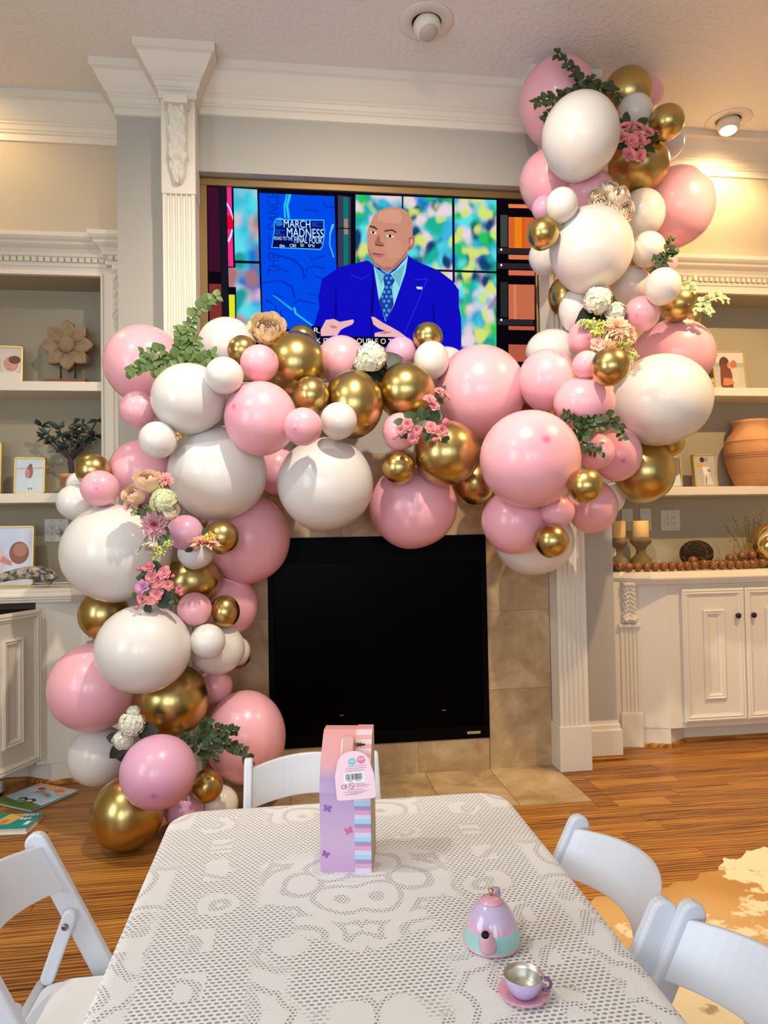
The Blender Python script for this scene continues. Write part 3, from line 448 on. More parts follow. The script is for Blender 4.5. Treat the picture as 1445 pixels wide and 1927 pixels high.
def crowd(name,seed,cols,scale):
    m=bpy.data.materials.new(name); m.use_nodes=True; n,l=nodes(m); n.clear()
    o=n.new('ShaderNodeOutputMaterial'); e=n.new('ShaderNodeEmission'); l.new(e.outputs[0],o.inputs[0])
    tc=n.new('ShaderNodeTexCoord'); prev=None
    for i,c in enumerate(cols):
        if i==0: prev=c; continue
        mp=n.new('ShaderNodeMapping'); mp.inputs['Location'].default_value=(seed+i*7.3,0,seed-i*3.1); mp.inputs['Scale'].default_value=(1.25,1,1); l.new(tc.outputs['Object'],mp.inputs['Vector'])
        v=n.new('ShaderNodeTexNoise'); v.inputs['Scale'].default_value=scale*(1+.12*i); v.inputs['Detail'].default_value=.4; l.new(mp.outputs[0],v.inputs['Vector'])
        sx=n.new('ShaderNodeMapRange'); sx.interpolation_type='SMOOTHSTEP'; sx.inputs[1].default_value=.40 if i<3 else .48+.008*i; sx.inputs[2].default_value=.66 if i<3 else .72; l.new(v.outputs['Fac'],sx.inputs[0])
        mx=n.new('ShaderNodeMix'); mx.data_type='RGBA'; l.new(sx.outputs[0],mx.inputs[0]); mx.inputs[7].default_value=(*lin(c),1)
        if isinstance(prev,tuple): mx.inputs[6].default_value=(*lin(prev),1)
        else: l.new(prev,mx.inputs[6])
        prev=mx.outputs[2]
    l.new(prev,e.inputs['Color']); return m
tv=thing('television','large wall television in a bronze frame showing a man in a blue suit','television')
x0,x1,zb,zt=TVD['rect']; YS=.06
FRM=mat('tv_bronze_frame',(128,100,58),.4,.35)
for (a,b_) in (((x0-.04,zt),(x1+.012,zt+.042)),((x0-.04,zb-.03),(x0,zt)),((x1,zb-.03),(x1+.012,zt)),((x0,zb-.03),(x1,zb))): MB().box((a[0],YS-.012,a[1]),(b_[0],.115,b_[1])).obj('bezel',FRM,tv,bev=.003)
MB().box((x0,YS+.002,zb),(x1,.11,zt)).obj('screen',emis('screen_dark',(12,9,20)),tv)
CRA=crowd('screen_crowd_a',1.3,[(40,190,215),(20,110,200),(90,215,225),(225,185,195),(170,110,110),(30,150,150)],5.5)
CRB=crowd('screen_crowd_b',4.1,[(60,175,215),(20,95,190),(30,170,150),(90,215,225),(40,190,80),(225,205,215),(20,60,110),(205,220,110)],6.5)
pm=MB(); mats=[];midx={}
for i,(c,pts) in enumerate(TVD['polys']):
    key=c if isinstance(c,str) else tuple(c)
    if key not in midx:
        midx[key]=len(mats); mats.append(CRA if c=='crowdA' else CRB if c=='crowdB' else emis('screen_%d_%d_%d'%tuple(c),c))
    y_=YS+.0018-.00003*i
    pm.add([(p[0],y_,p[1]) for p in pts],[tuple(range(len(pts)))],midx[key])
pic=pm.obj('screen_picture',mats,tv,fix=False)
for (s_,x,z,w,h,c,rot) in TVD['texts']:
    me=text_mesh(s_,w,h,emis('screen_%d_%d_%d'%tuple(c),c))
    if rot: link('screen_lettering',me,pic,(x+h,YS-.002+.0029,z),(R(90),R(-90),0))
    else: link('screen_lettering',me,pic,(x,YS-.0022,z),(R(90),0,0))
# ------------------------------------------------------------------ recessed ceiling lights
CANW=mat('can_white',(228,222,212),.4); CANB=mat('can_gap',(10,10,10),.6)
def can(loc,lab,tilt,lamp):
    o=thing('recessed_ceiling_light',lab,'ceiling light',loc,0,'recessed eyeball ceiling lights')
    MB().lathe([(.066,0),(.07,-.006),(.122,-.004),(.126,0)],40).obj('trim_ring',CANW,o)
    MB().lathe([(.0001,-.002),(.067,-.003)],32).obj('recess',CANB,o)
    e=MB(); e.lathe([(.0001,.02),(.045,.018),(.063,0),(.06,-.028),(.05,-.05),(.046,-.05)],32); eo=e.obj('eyeball',CANW,o); eo.rotation_euler=tilt; eo.location=(0,0,-.012)
    MB().lathe([(.0001,-.066),(.02,-.064),(.038,-.057),(.047,-.046)],24).obj('bulb',lamp,eo)
    return o
can((.632,-.452,CEIL),'recessed eyeball ceiling light, switched off, above the television',(R(-14),R(-10),0),mat('bulb_off',(190,184,174),.3))
can((2.50,.135,CEIL),'lit recessed eyeball ceiling light beside the right crown moulding',(R(-6),R(6),0),emis('bulb_on',(255,246,222),6))
# ------------------------------------------------------------------ balloon garland
def latex(name,rgb,tip,rough=.3,metal=0,coat=.25):
    m=mat(name,rgb,rough,metal,coat); n,l=nodes(m); b=n['Principled BSDF']
    at=n.new('ShaderNodeAttribute'); at.attribute_name='tip'; mx=n.new('ShaderNodeMix'); mx.data_type='RGBA'
    mx.inputs[6].default_value=(*lin(rgb),1); mx.inputs[7].default_value=(*lin(tip),1); l.new(at.outputs['Fac'],mx.inputs[0]); l.new(mx.outputs[2],b.inputs['Base Color']); return m
BAL={'p':latex('pink_latex',(243,178,190),(228,95,140)),'w':latex('white_latex',(228,224,218),(200,196,196)),'g':latex('gold_chrome_latex',(196,172,108),(160,120,60),.28,1,0),'m':latex('mauve_latex',(228,172,200),(215,110,165))}
BMESH={}
def balloon_mesh(col,pole):
    key=(col,None if pole is None else tuple(round(v,2) for v in pole))
    if key in BMESH: return BMESH[key]
    ax=Vector(pole if pole is not None else (.12,-.25,.55)).normalized()
    q=Vector((0,0,1)).rotation_difference(ax).to_matrix().to_4x4(); ring=26; seg=40; prof=[]
    for i in range(ring+1):
        a=PI*i/ring; r_=sin(a); z=-cos(a)
        if z<-.3: r_*=1-.10*((-z-.3)/.7)**2; z-=.05*((-z-.3)/.7)**3
        prof.append((max(r_,1e-6),z))
    me=MB().lathe(prof,seg,q).mesh('balloon',BAL[col])
    at=me.attributes.new('tip','FLOAT','POINT')
    if pole is not None:
        for i,v in enumerate(me.vertices):
            d=1-v.co.normalized().dot(ax); at.data[i].value=max(0,1-d/.0035)*.8+max(0,1-d/.16)*.28
    BMESH[key]=me; return me
KM={c:MB().lathe([(.0001,.0),(.045,-.01),(.06,-.04),(.035,-.06),(.03,-.075),(.075,-.10),(.08,-.125),(.0001,-.11)],14).mesh('knot',BAL[c]) for c in BAL}
BALLOONS=[
["R1","p",[1.314,-0.29,3.312],0.1876,0.2032,"large pink balloon highest in the garland behind the top greenery",None],
["R2","w",[1.284,-0.608,2.959],0.1673,0.1814,"big white balloon just under the topmost greenery sprig",None],
["R3","g",[1.654,-0.328,3.351],0.12,0.12,"gold balloon at the very top of the garland near the ceiling",None],
["R4","w",[1.631,-0.439,3.188],0.0832,0.0832,"small white balloon under the topmost gold balloon",None],
["R5","g",[1.753,-0.504,3.11],0.0794,0.0794,"small gold balloon right of the upper pink blossoms",None],
["R6","p",[1.826,-0.2,3.441],0.0817,0.0817,"pink balloon peeking out right of the topmost gold balloon",None],
["R7","w",[1.923,-0.2,3.194],0.09,0.09,"white balloon peeking out behind the small gold one by upper pink blossoms",None],
["R8","g",[1.704,-0.328,2.997],0.146,0.133,"large gold balloon right under the upper pink blossoms",None],
["R9","p",[1.288,-0.254,2.932],0.1599,0.1573,"pink balloon beside the upper right corner of the television",None],
["R10","p",[1.407,-0.425,2.791],0.1126,0.1101,"pink balloon left of the cream rose cluster, half hidden",None],
["R11","p",[1.21,-0.342,2.755],0.0585,0.0585,"mauve pink balloon sliver between pink balloon and small white one by television",None],
["R12","w",[1.202,-0.578,2.659],0.0709,0.0756,"small white balloon left of the cream roses on the right column",None],
["R13","g",[1.127,-0.54,2.546],0.0715,0.0715,"small gold balloon overlapping the television's right edge",None],
["R14","w",[1.272,-0.2,2.579],0.0902,0.0902,"white balloon under the small gold one at the television's right edge",None],
["R15","w",[1.378,-0.478,2.508],0.1888,0.1913,"very big white balloon below the cream rose cluster",None],
["R16","w",[1.708,-0.337,2.75],0.1064,0.1194,"white balloon right of the cream rose cluster",None],
["R17","p",[1.969,-0.198,2.86],0.1854,0.1991,"big pink balloon against the warm upper wall on the right",None],
["R18","w",[1.667,-0.46,2.525],0.0798,0.0798,"small white balloon beside the upright green sprig on the right column",None],
["R19","p",[1.88,-0.2,2.564],0.0759,0.0759,"pink balloon sliver behind the upright green sprig",None],
["R20","g",[1.754,-0.2,2.571],0.0756,0.0756,"gold balloon sliver beside the very big white balloon on right column",None],
["R21","w",[1.647,-0.33,2.397],0.0931,0.0931,"white balloon above the pink one over the right white hydrangea",None],
["R22","w",[1.645,-0.62,2.292],0.0781,0.0805,"bright small white balloon in front of the right column's gold balloon",None],
["R23","g",[1.841,-0.407,2.287],0.0891,0.0815,"gold balloon under the bright small white one, by variegated leaves",None],
["R24","g",[2.027,-0.2,2.28],0.0517,0.0598,"gold balloon sliver at the bookcase opening, right of another gold one",None],
["R25","p",[1.607,-0.495,2.206],0.081,0.081,"small pink balloon right of the right white hydrangea",[-0.65,0.3]],
["R26","g",[1.371,-0.196,2.385],0.0905,0.1011,"gold balloon sliver beside the right fluted pilaster",None],
["R27","w",[1.358,-0.334,2.269],0.0791,0.0996,"white balloon left of the right white hydrangea",None],
["R28","w",[1.281,-0.217,2.097],0.1315,0.1104,"white balloon half hidden at the television's lower right corner",None],
["R29","p",[1.362,-0.395,2.118],0.0676,0.0776,"deep pink balloon left of the peach bouquet on the right column",[0.0,0.3]],
["R30","p",[1.248,-0.694,1.918],0.0589,0.0589,"small pink balloon left of the gold one under the peach bouquet",None],
["R31","g",[1.298,-0.81,1.883],0.0786,0.0786,"gold balloon right under the peach bouquet on the right column",None],
["R32","p",[1.904,-0.253,2.081],0.1944,0.1784,"big pink balloon right of the peach bouquet",[0.84,0.36]],
["R33","w",[1.695,-0.493,1.809],0.2235,0.2088,"largest white balloon, at the right bend beside the bookcase",None],
["R34","p",[1.159,-0.464,1.902],0.1311,0.1409,"pink balloon between the television corner and the gold balloon under the peach bouquet",None],
["R35","p",[1.262,-0.626,1.767],0.1319,0.1134,"pink balloon above the trailing greenery at the right bend",None],
["R36","g",[1.187,-0.265,1.772],0.098,0.0954,"gold balloon peeking out above the largest pink balloon on the right",None],
["R37","p",[0.986,-0.698,1.515],0.2094,0.205,"largest pink balloon, at the right end of the horizontal swag",[0.0,-0.28]],
["R38","p",[0.894,-0.283,1.882],0.2132,0.2208,"big pink balloon below the television's lower right part",None],
["R39","p",[1.322,-0.602,1.556],0.0793,0.0793,"small pink balloon under the trailing greenery",None],
["R40","p",[1.474,-0.486,1.555],0.1096,0.1217,"pink balloon between the trailing greenery and large lower right gold balloon",[-0.2,0.32]],
["R41","g",[1.676,-0.347,1.487],0.1432,0.1483,"large gold balloon below the largest white balloon at the right bend",None],
["R42","g",[1.855,-0.265,1.642],0.0739,0.0739,"gold balloon sliver between the largest white and the shelf frame",None],
["R43","g",[1.154,-0.864,1.391],0.0699,0.0699,"small gold balloon touching the largest pink balloon at right bend",None],
["R44","p",[1.388,-0.395,1.323],0.117,0.1245,"pink balloon at the bottom right end of the garland",None],
["R45","w",[1.589,-0.2,1.373],0.0531,0.0744,"white balloon sliver at the right edge above the candles",None],
["R46","p",[1.133,-0.614,1.299],0.0736,0.0713,"small pink balloon under the largest pink balloon at right end",None],
["R47","p",[0.979,-0.487,1.258],0.1452,0.1452,"pink balloon hanging over the firebox's upper right corner",None],
["R48","g",[1.09,-0.65,1.17],0.0725,0.0725,"lowest small gold balloon at the garland's right end",None],
["R49","w",[1.145,-0.272,1.165],0.1916,0.1635,"white balloon lowest at the garland's right end",None],
["C1","p",[0.557,-0.28,1.338],0.2072,0.1972,"big pink balloon hanging over the middle of the black firebox",None],
["C2","g",[0.672,-0.51,1.562],0.1474,0.1451,"large gold balloon under the central pink blossoms",None],
["C3","g",[0.86,-0.265,1.452],0.1016,0.1092,"gold balloon half hidden left of the largest pink balloon",None],
["C4","g",[0.455,-0.525,1.499],0.0738,0.0738,"small gold balloon above the big pink one over the firebox",None],
["C5","p",[0.465,-0.525,1.654],0.0786,0.0832,"small pink balloon behind the central pink blossoms",None],
["C6","g",[0.511,-0.41,1.856],0.1347,0.1299,"large gold balloon right under the white hydrangea before the television",None],
["C7","g",[0.267,-0.479,1.782],0.1304,0.149,"large gold balloon left of the central white hydrangea's gold one",None],
["C8","g",[0.08,-0.578,1.801],0.076,0.0805,"small gold balloon above two small pink and white ones at swag centre",None],
["C9","g",[0.014,-0.4,1.976],0.142,0.1444,"large gold balloon right of the tan peony below the television",None],
["C10","p",[-0.132,-0.59,1.93],0.0796,0.0773,"small pink balloon in front of the large gold one by the tan peony",[0.75,-0.33]],
["C11","g",[-0.21,-0.46,2.018],0.0644,0.0644,"small gold balloon left of the tan peony",None],
["C12","g",[0.05,-0.26,2.125],0.0694,0.0694,"small gold balloon peeking above the large one by the caption text",None],
["C13","p",[0.232,-0.265,2.026],0.1171,0.1171,"pink balloon left of the white hydrangea before the television",None],
["C14","p",[0.528,-0.2,2.085],0.0771,0.0771,"mauve pink balloon right of the white hydrangea before the television",None],
["C15","g",[0.647,-0.265,2.146],0.0709,0.0709,"small gold balloon in front of the television screen's suit sleeve",None],
["C16","w",[0.643,-0.36,2.011],0.0811,0.0885,"white balloon under the small gold one before the television",None],
["C17","w",[0.776,-0.079,2.047],0.102,0.102,"white balloon sliver beside the big pink one below the television",None],
["C18","w",[0.14,-0.46,1.434],0.2091,0.2044,"big white balloon hanging over the firebox's upper left corner",None],
["C19","p",[0.042,-0.771,1.639],0.075,0.075,"small pink balloon touching the small white one at swag centre",[-0.42,0.24]],
["C20","w",[0.19,-0.648,1.682],0.0767,0.0767,"small white balloon in front of large gold one at swag centre",None],
["C21","p",[-0.126,-0.643,1.691],0.1473,0.1516,"big pink balloon in the swag left of the small gold and pink ones",[-0.68,-0.2]],
["C22","w",[-0.32,-0.45,1.487],0.2104,0.2035,"big white balloon right of the left peach rose bouquet",None],
["C23","w",[-0.417,-0.591,1.781],0.1525,0.1438,"white balloon right under the left greenery sprig",None],
["C24","w",[-0.263,-0.727,1.847],0.0753,0.0733,"small white balloon at the right tip of the left greenery",[-0.8,0.2]],
["C25","w",[-0.292,-0.265,2.088],0.1318,0.1294,"white balloon behind the left greenery at television's lower left corner",None],
["C26","p",[-0.648,-0.33,1.982],0.172,0.172,"big pink balloon behind the left greenery, against the grey wall",None],
["C27","p",[-0.639,-0.486,1.755],0.0782,0.076,"small pink balloon under the big pink one left of greenery",None],
["C28","w",[-0.535,-0.637,1.605],0.0745,0.0745,"small white balloon on the left shoulder of the garland",None],
["C29","p",[-0.671,-0.304,1.505],0.1394,0.1442,"pink balloon behind the left bouquet's peach roses",None],
["C30","g",[-0.842,-0.422,1.505],0.0723,0.07,"small gold balloon in front of the bonsai pot",None],
["C31","p",[-0.779,-0.559,1.418],0.0756,0.0734,"small pink balloon in front of the white ones beside the left shelf",[0.1,0.05]],
["C32","w",[-0.917,-0.397,1.371],0.0816,0.0771,"white balloon leftmost beside the left shelf",None],
["C33","w",[-0.933,-0.295,1.453],0.0562,0.0562,"white balloon sliver between bonsai pot and small gold balloon",None],
["C34","w",[-0.737,-0.462,1.154],0.2253,0.2074,"biggest white balloon on the left, beside the counter",None],
["C35","p",[-0.074,-0.2,1.522],0.115,0.115,"pink balloon sliver between two big white ones in the swag",None],
["C36","g",[-0.501,-0.2,1.668],0.0788,0.0788,"gold balloon sliver between white balloons on the left shoulder",None],
["C37","p",[-0.212,-0.22,1.2],0.1946,0.207,"big pink balloon at the firebox's upper left edge",None],
["C38","g",[-0.299,-0.536,1.211],0.0732,0.071,"small gold balloon behind the peach dahlia",None],
["C39","p",[-0.439,-0.592,1.233],0.0736,0.0714,"small mauve pink balloon left of the peach dahlia",None],
["C40","w",[-0.412,-0.488,1.145],0.074,0.0673,"white balloon under the peach dahlia",None],
["C41","g",[-0.448,-0.362,1.024],0.1259,0.1119,"gold balloon right of the left pink blossoms",None],
["C42","p",[-0.297,-0.229,0.894],0.1319,0.1343,"pink balloon left of the firebox, behind the small gold one",None],
["C43","g",[-0.296,-0.464,0.893],0.0634,0.0702,"small gold balloon beside the firebox's left side, mid height",None],
["C44","p",[-0.413,-0.528,0.913],0.0706,0.0706,"small pink balloon right of the left pink blossoms",None],
["C45","w",[-0.354,-0.585,0.787],0.0715,0.0715,"bright small white balloon right of the big white one at mid left",None],
["C46","w",[-0.334,-0.414,0.729],0.1171,0.1102,"cream white balloon behind the bright small white one",None],
["C47","w",[-0.258,-0.27,0.693],0.0554,0.0627,"white balloon sliver at the firebox's left edge",None],
["C48","g",[-0.269,-0.167,0.649],0.0597,0.0547,"brownish gold balloon sliver under a white one by the firebox",None],
["C49","g",[-0.829,-0.319,0.883],0.1068,0.1138,"gold balloon under the biggest white one by the left counter",None],
["C50","w",[-0.601,-0.617,0.772],0.1865,0.1759,"big white balloon right under the left pink blossoms",None],
["C51","p",[-0.852,-0.395,0.584],0.1851,0.1851,"big pink balloon in front of the left open cabinet",None],
["C52","g",[-0.525,-0.42,0.52],0.1566,0.1543,"large gold balloon above the low greenery",None],
["C53","p",[-0.365,-0.255,0.536],0.0795,0.0795,"pink balloon sliver right of the large gold one, near the floor",None],
["C54","p",[-0.225,-0.33,0.321],0.1771,0.203,"big pink balloon behind the low greenery and the far chair",None],
["C55","w",[-0.852,-0.33,0.275],0.1265,0.1288,"white balloon left of the low white hydrangea",None],
["C56","p",[-0.519,-0.767,0.332],0.1404,0.1364,"mauve pink balloon above the gold one on the floor",[0.05,0.32]],
["C57","g",[-0.66,-0.644,0.139],0.1372,0.1414,"large gold balloon resting on the wooden floor",None],
["C58","g",[-0.367,-0.558,0.195],0.0652,0.0674,"small gold balloon left of the far chair",None],
["C59","p",[-0.464,-0.524,0.096],0.0809,0.0788,"pink balloon low behind the table's far left corner",None],
["C60","w",[-0.331,-0.45,0.081],0.0812,0.0812,"white balloon low behind the table's far edge",None]]
for (bid,c,p,rx,rz,lab,spot_) in BALLOONS:
    if bid in ('R11','C14','C39','C56','C59'): c='m'
    pole=None
    if spot_: pole=(spot_[0],-math.sqrt(max(.05,1-spot_[0]**2-spot_[1]**2)),-spot_[1])
    big='large' if max(rx,rz)>.16 else 'small'
    o=tag(link('balloon',balloon_mesh(c,pole),None,p,None,(rx,(rx+rz)/2,rz)),lab,'balloon','balloons of the garland')
    kd=Vector(pole) if pole else Vector((.1,-1,.25)); kd=-kd.normalized() if pole else Vector((.12,.9,-.3)).normalized()
    k=link('knot',KM[c],o); k.rotation_mode='QUATERNION'; k.rotation_quaternion=Vector((0,0,-1)).rotation_difference(kd); k.location=kd*.985
# ------------------------------------------------------------------ artificial flowers
LEAFM={'dark':mat('leaf_dark',(36,54,26),.5,var=(60,(62,86,40),.25)),'mid':mat('leaf_mid',(58,88,34),.5,var=(60,(104,132,62),.25)),'var':mat('leaf_pale',(150,176,110),.5,var=(45,(226,228,188),.12)),'black':mat('leaf_blackish',(22,32,22),.5),'sage':mat('leaf_sage',(112,134,92),.55,var=(60,(146,160,116),.25))}
STEMM=mat('stem_brown',(82,62,46),.7)
def leaf_mesh(m,wid=.3,tipp=1.0,fold=.12):
    vs=[];fs=[]; n=6
    for i in range(n+1):
        t=i/n; w=wid*(sin(PI*min(1,t**.8))**.75 if 0<t<1 else 0)*(1 if tipp==1 else (1-.25*t))
        z=-.14*t*t
        vs+=[(-w,t,z+fold*w*1.5),(0,t,z),(w,t,z+fold*w*1.5)]
    for i in range(n): 
        o=i*3; fs+=[(o,o+1,o+4,o+3),(o+1,o+2,o+5,o+4)]
    return MB().add(vs,fs,0,True).mesh('leaf',m,fix=False)
LM={k:[leaf_mesh(m,w) for w in (.34,.42)] for k,m in LEAFM.items()}
def place(o,p,dirv,up,scale):
    y_=Vector(dirv).normalized(); z=Vector(up)-y_*Vector(up).dot(y_); z.normalize(); x=y_.cross(z)
    m=Matrix((x,y_,z)).transposed().to_4x4(); m.translation=p; o.matrix_local=m@Matrix.Diagonal((scale,scale,scale,1)); return o
SPRIGS=[
{"label":"dark green eucalyptus sprig topping the garland beside the ceiling","stems":[[[1.355,-0.53,3.146],[1.336,-0.534,3.228],[1.305,-0.538,3.285],[1.247,-0.542,3.347],[1.199,-0.546,3.376]],[[1.356,-0.53,3.17],[1.241,-0.535,3.185],[1.163,-0.54,3.162],[1.093,-0.545,3.13]],[[1.293,-0.53,3.161],[1.219,-0.535,3.129],[1.179,-0.54,3.095],[1.134,-0.545,3.055]],[[1.343,-0.53,3.17],[1.419,-0.535,3.233],[1.468,-0.54,3.233],[1.505,-0.545,3.165]],[[1.369,-0.53,3.183],[1.383,-0.537,3.242],[1.371,-0.543,3.281]],[[1.242,-0.53,3.163],[1.291,-0.537,3.211],[1.334,-0.543,3.234]],[[1.318,-0.53,3.18],[1.392,-0.537,3.213],[1.439,-0.543,3.18]]],"leaf":0.034,"kind":"dark","n":9},
{"label":"leafy green sprig lying over the garland before the left grey wall","stems":[[[-0.438,-0.6,1.911],[-0.531,-0.605,1.939],[-0.593,-0.61,1.915],[-0.665,-0.615,1.878]],[[-0.423,-0.6,1.911],[-0.436,-0.604,2.019],[-0.403,-0.608,2.102],[-0.349,-0.612,2.172],[-0.293,-0.616,2.203]],[[-0.427,-0.6,1.911],[-0.51,-0.607,1.973],[-0.609,-0.613,1.961]],[[-0.427,-0.6,1.911],[-0.352,-0.607,1.939],[-0.311,-0.613,1.966]],[[-0.459,-0.6,1.91],[-0.451,-0.607,1.996],[-0.445,-0.613,2.071]],[[-0.47,-0.6,1.906],[-0.531,-0.607,1.908],[-0.562,-0.613,1.889]],[[-0.423,-0.6,1.915],[-0.394,-0.607,1.986],[-0.378,-0.613,2.039]]],"leaf":0.036,"kind":"mid","n":9},
{"label":"trailing green sprig hanging at the right bend of the garland","stems":[[[1.253,-0.71,1.657],[1.187,-0.717,1.667],[1.123,-0.723,1.704]],[[1.254,-0.71,1.675],[1.318,-0.715,1.701],[1.374,-0.72,1.66],[1.384,-0.725,1.587]],[[1.236,-0.71,1.634],[1.198,-0.715,1.6],[1.236,-0.72,1.547],[1.3,-0.725,1.538]],[[1.253,-0.71,1.657],[1.173,-0.72,1.615]],[[1.272,-0.71,1.675],[1.229,-0.72,1.714]],[[1.237,-0.71,1.657],[1.28,-0.717,1.645],[1.332,-0.723,1.655]]],"leaf":0.03,"kind":"dark","n":7},
{"label":"dark green sprig low on the garland behind the far chair","stems":[[[-0.388,-0.66,0.393],[-0.309,-0.664,0.414],[-0.247,-0.668,0.381],[-0.196,-0.672,0.356],[-0.188,-0.676,0.307]],[[-0.375,-0.66,0.413],[-0.329,-0.665,0.457],[-0.267,-0.67,0.443],[-0.232,-0.675,0.442]],[[-0.375,-0.66,0.421],[-0.345,-0.67,0.497]],[[-0.388,-0.66,0.393],[-0.44,-0.667,0.414],[-0.426,-0.673,0.436]],[[-0.355,-0.66,0.384],[-0.371,-0.67,0.332]],[[-0.314,-0.66,0.393],[-0.326,-0.67,0.334]],[[-0.388,-0.66,0.397],[-0.34,-0.667,0.427],[-0.288,-0.673,0.42]]],"leaf":0.03,"kind":"dark","n":7},
{"label":"upright green sprig on the right column beside a small white balloon","stems":[[[1.646,-0.58,2.337],[1.663,-0.585,2.411],[1.688,-0.59,2.47],[1.715,-0.595,2.532]],[[1.651,-0.58,2.352],[1.626,-0.587,2.404],[1.634,-0.593,2.441]],[[1.665,-0.58,2.389],[1.707,-0.587,2.453],[1.724,-0.593,2.48]]],"leaf":0.03,"kind":"dark","n":6},
{"label":"variegated green sprig reaching toward the right bookcase","stems":[[[1.795,-0.47,2.326],[1.84,-0.477,2.355],[1.89,-0.483,2.379]],[[1.795,-0.47,2.326],[1.845,-0.477,2.332],[1.889,-0.483,2.334]],[[1.868,-0.47,2.267],[1.941,-0.475,2.283],[1.992,-0.48,2.307],[2.052,-0.485,2.279]],[[1.868,-0.47,2.26],[1.944,-0.477,2.247],[1.965,-0.483,2.22]],[[1.806,-0.47,2.321],[1.862,-0.48,2.264]]],"leaf":0.026,"kind":"var","n":6}]
for S in SPRIGS:
    rnd=random.Random(len(S['label'])); base=Vector(S['stems'][0][0])
    o=thing('greenery_sprig',S['label'],'greenery',base,0,'artificial greenery in the garland')
    for st in S['stems']:
        P=[Vector(p)-base for p in st]
        Q=[]
        for i in range(len(P)-1):
            for k in range(6): Q.append(P[i].lerp(P[i+1],k/6)+Vector((0,rnd.uniform(-.006,.006),rnd.uniform(-.002,.002))))
        Q.append(P[-1]); MB().tube(Q,[.0022*(1-.6*i/len(Q)) for i in range(len(Q))],5).obj('stem',STEMM,o)
        L_=sum((Q[i+1]-Q[i]).length for i in range(len(Q)-1)); cnt=max(6,int(L_/(S['leaf']*.30)))
        for k in range(cnt):
            t=(k+.7)/cnt; i=min(len(Q)-2,int(t*(len(Q)-1))); p=Q[i]; d=(Q[i+1]-Q[i]).normalized()
            side=d.cross(Vector((0,-1,0))).normalized()*(1 if k%2 else -1)
            dv=d*rnd.uniform(.2,.8)+side*rnd.uniform(.5,1)+Vector((0,rnd.uniform(-.5,.2),rnd.uniform(-.1,.25)))
            lf=link('leaf',rnd.choice(LM[S['kind']]),o); place(lf,p,dv,Vector((rnd.uniform(-.4,.4),-1,rnd.uniform(0,.6))),S['leaf']*1.45*rnd.uniform(.7,1.1)*(1-.35*t))
def petals(mb,n,length,width,tilt,r0=.05,curl=.2,point=0,mi=0,ph=0,rnd=None,cup=.18):
    for k in range(n):
        a=2*PI*k/n+ph+(rnd.uniform(-.15,.15) if rnd else 0); L2=length*(rnd.uniform(.85,1.1) if rnd else 1); tl=tilt+(rnd.uniform(-.15,.15) if rnd else 0)
        ca,sa=cos(a),sin(a); vs=[];fs=[]
        for i in range(5):
            t=i/4; w=width*(sin(PI*(.12+.80*t))**.7)*(1 if not point else (1-t)**.55*1.25+.02)
            if i==4: w*=.55
            ang=tl+curl*t*t*1.5; rr=r0+L2*t*cos(tl-curl*t*.5); zz=L2*t*sin(tl-curl*t)
            for j in (-1,0,1):
                x=rr; y_=w*j; z=zz+abs(j)*w*cup*2
                vs.append((x*ca-y_*sa,x*sa+y_*ca,z))
        for i in range(4):
            for j in range(2): q=i*3+j; fs.append((q,q+1,q+4,q+3))
        mb.add(vs,fs,mi,True)
def cups(mb,layers,r_):
    for (rho,cnt,th,wid,fl_,mi) in layers:
        ph=r_.random()*6
        for k in range(cnt):
            a=2*PI*k/cnt+ph+r_.uniform(-.2,.2); vs=[];fs=[]; t0=th*r_.uniform(.85,1.2); n=5
            for j in range(n+1):
                v=j/n
                for i in range(n+1):
                    u=-1+2*i/n; tt=2.5+(t0-2.5)*v*(1-.12*u*u*v); rr=rho*(1+fl_*v**3+r_.uniform(-.02,.02)*v); az=a+u*wid*(.6+.4*sin(PI*min(1,v*.8+.1)))
                    vs.append((rr*sin(tt)*cos(az),rr*sin(tt)*sin(az),rr*cos(tt)))
            for j in range(n):
                for i in range(n): q=j*(n+1)+i; fs.append((q,q+1,q+n+2,q+n+1))
            mb.add(vs,fs,mi,True)
FM={}
def fmats(k):
    C_={'pink':((240,170,175),(222,120,125)),'pinkd':((232,135,150),(220,110,130)),'lilac':((214,160,196),(190,120,165)),'pinkp':((244,205,190),(236,170,160)),'rosep':((253,230,202),(250,212,176)),'rosec':((252,238,218),(248,226,200)),'dahliap':((250,205,178),(240,170,140)),'dahliapk':((238,182,178),(226,140,140)),'dahliam':((228,188,192),(190,96,112)),'hydw':((246,243,230),(232,230,196)),'hydy':((246,244,212),(220,226,150)),'fillg':((226,232,150),(190,206,96)),'fillw':((240,238,222),(210,214,150)),'filly':((250,236,130),(230,210,90)),'brown':((120,78,62),(80,48,40)),'peony':((250,232,202),(242,216,178))}[k]
    return [mat('petal_'+k,C_[0],.85,spec=.15,sub=(.35 if k[:2] in ('ro','pe','hy','da') else 0),var=(30,C_[1],.5)),mat('petal_core_'+k,C_[1],.85,spec=.15,sub=(.35 if k[:2] in ('ro','pe') else 0)),mat('flower_heart',(104,112,58),.8)]
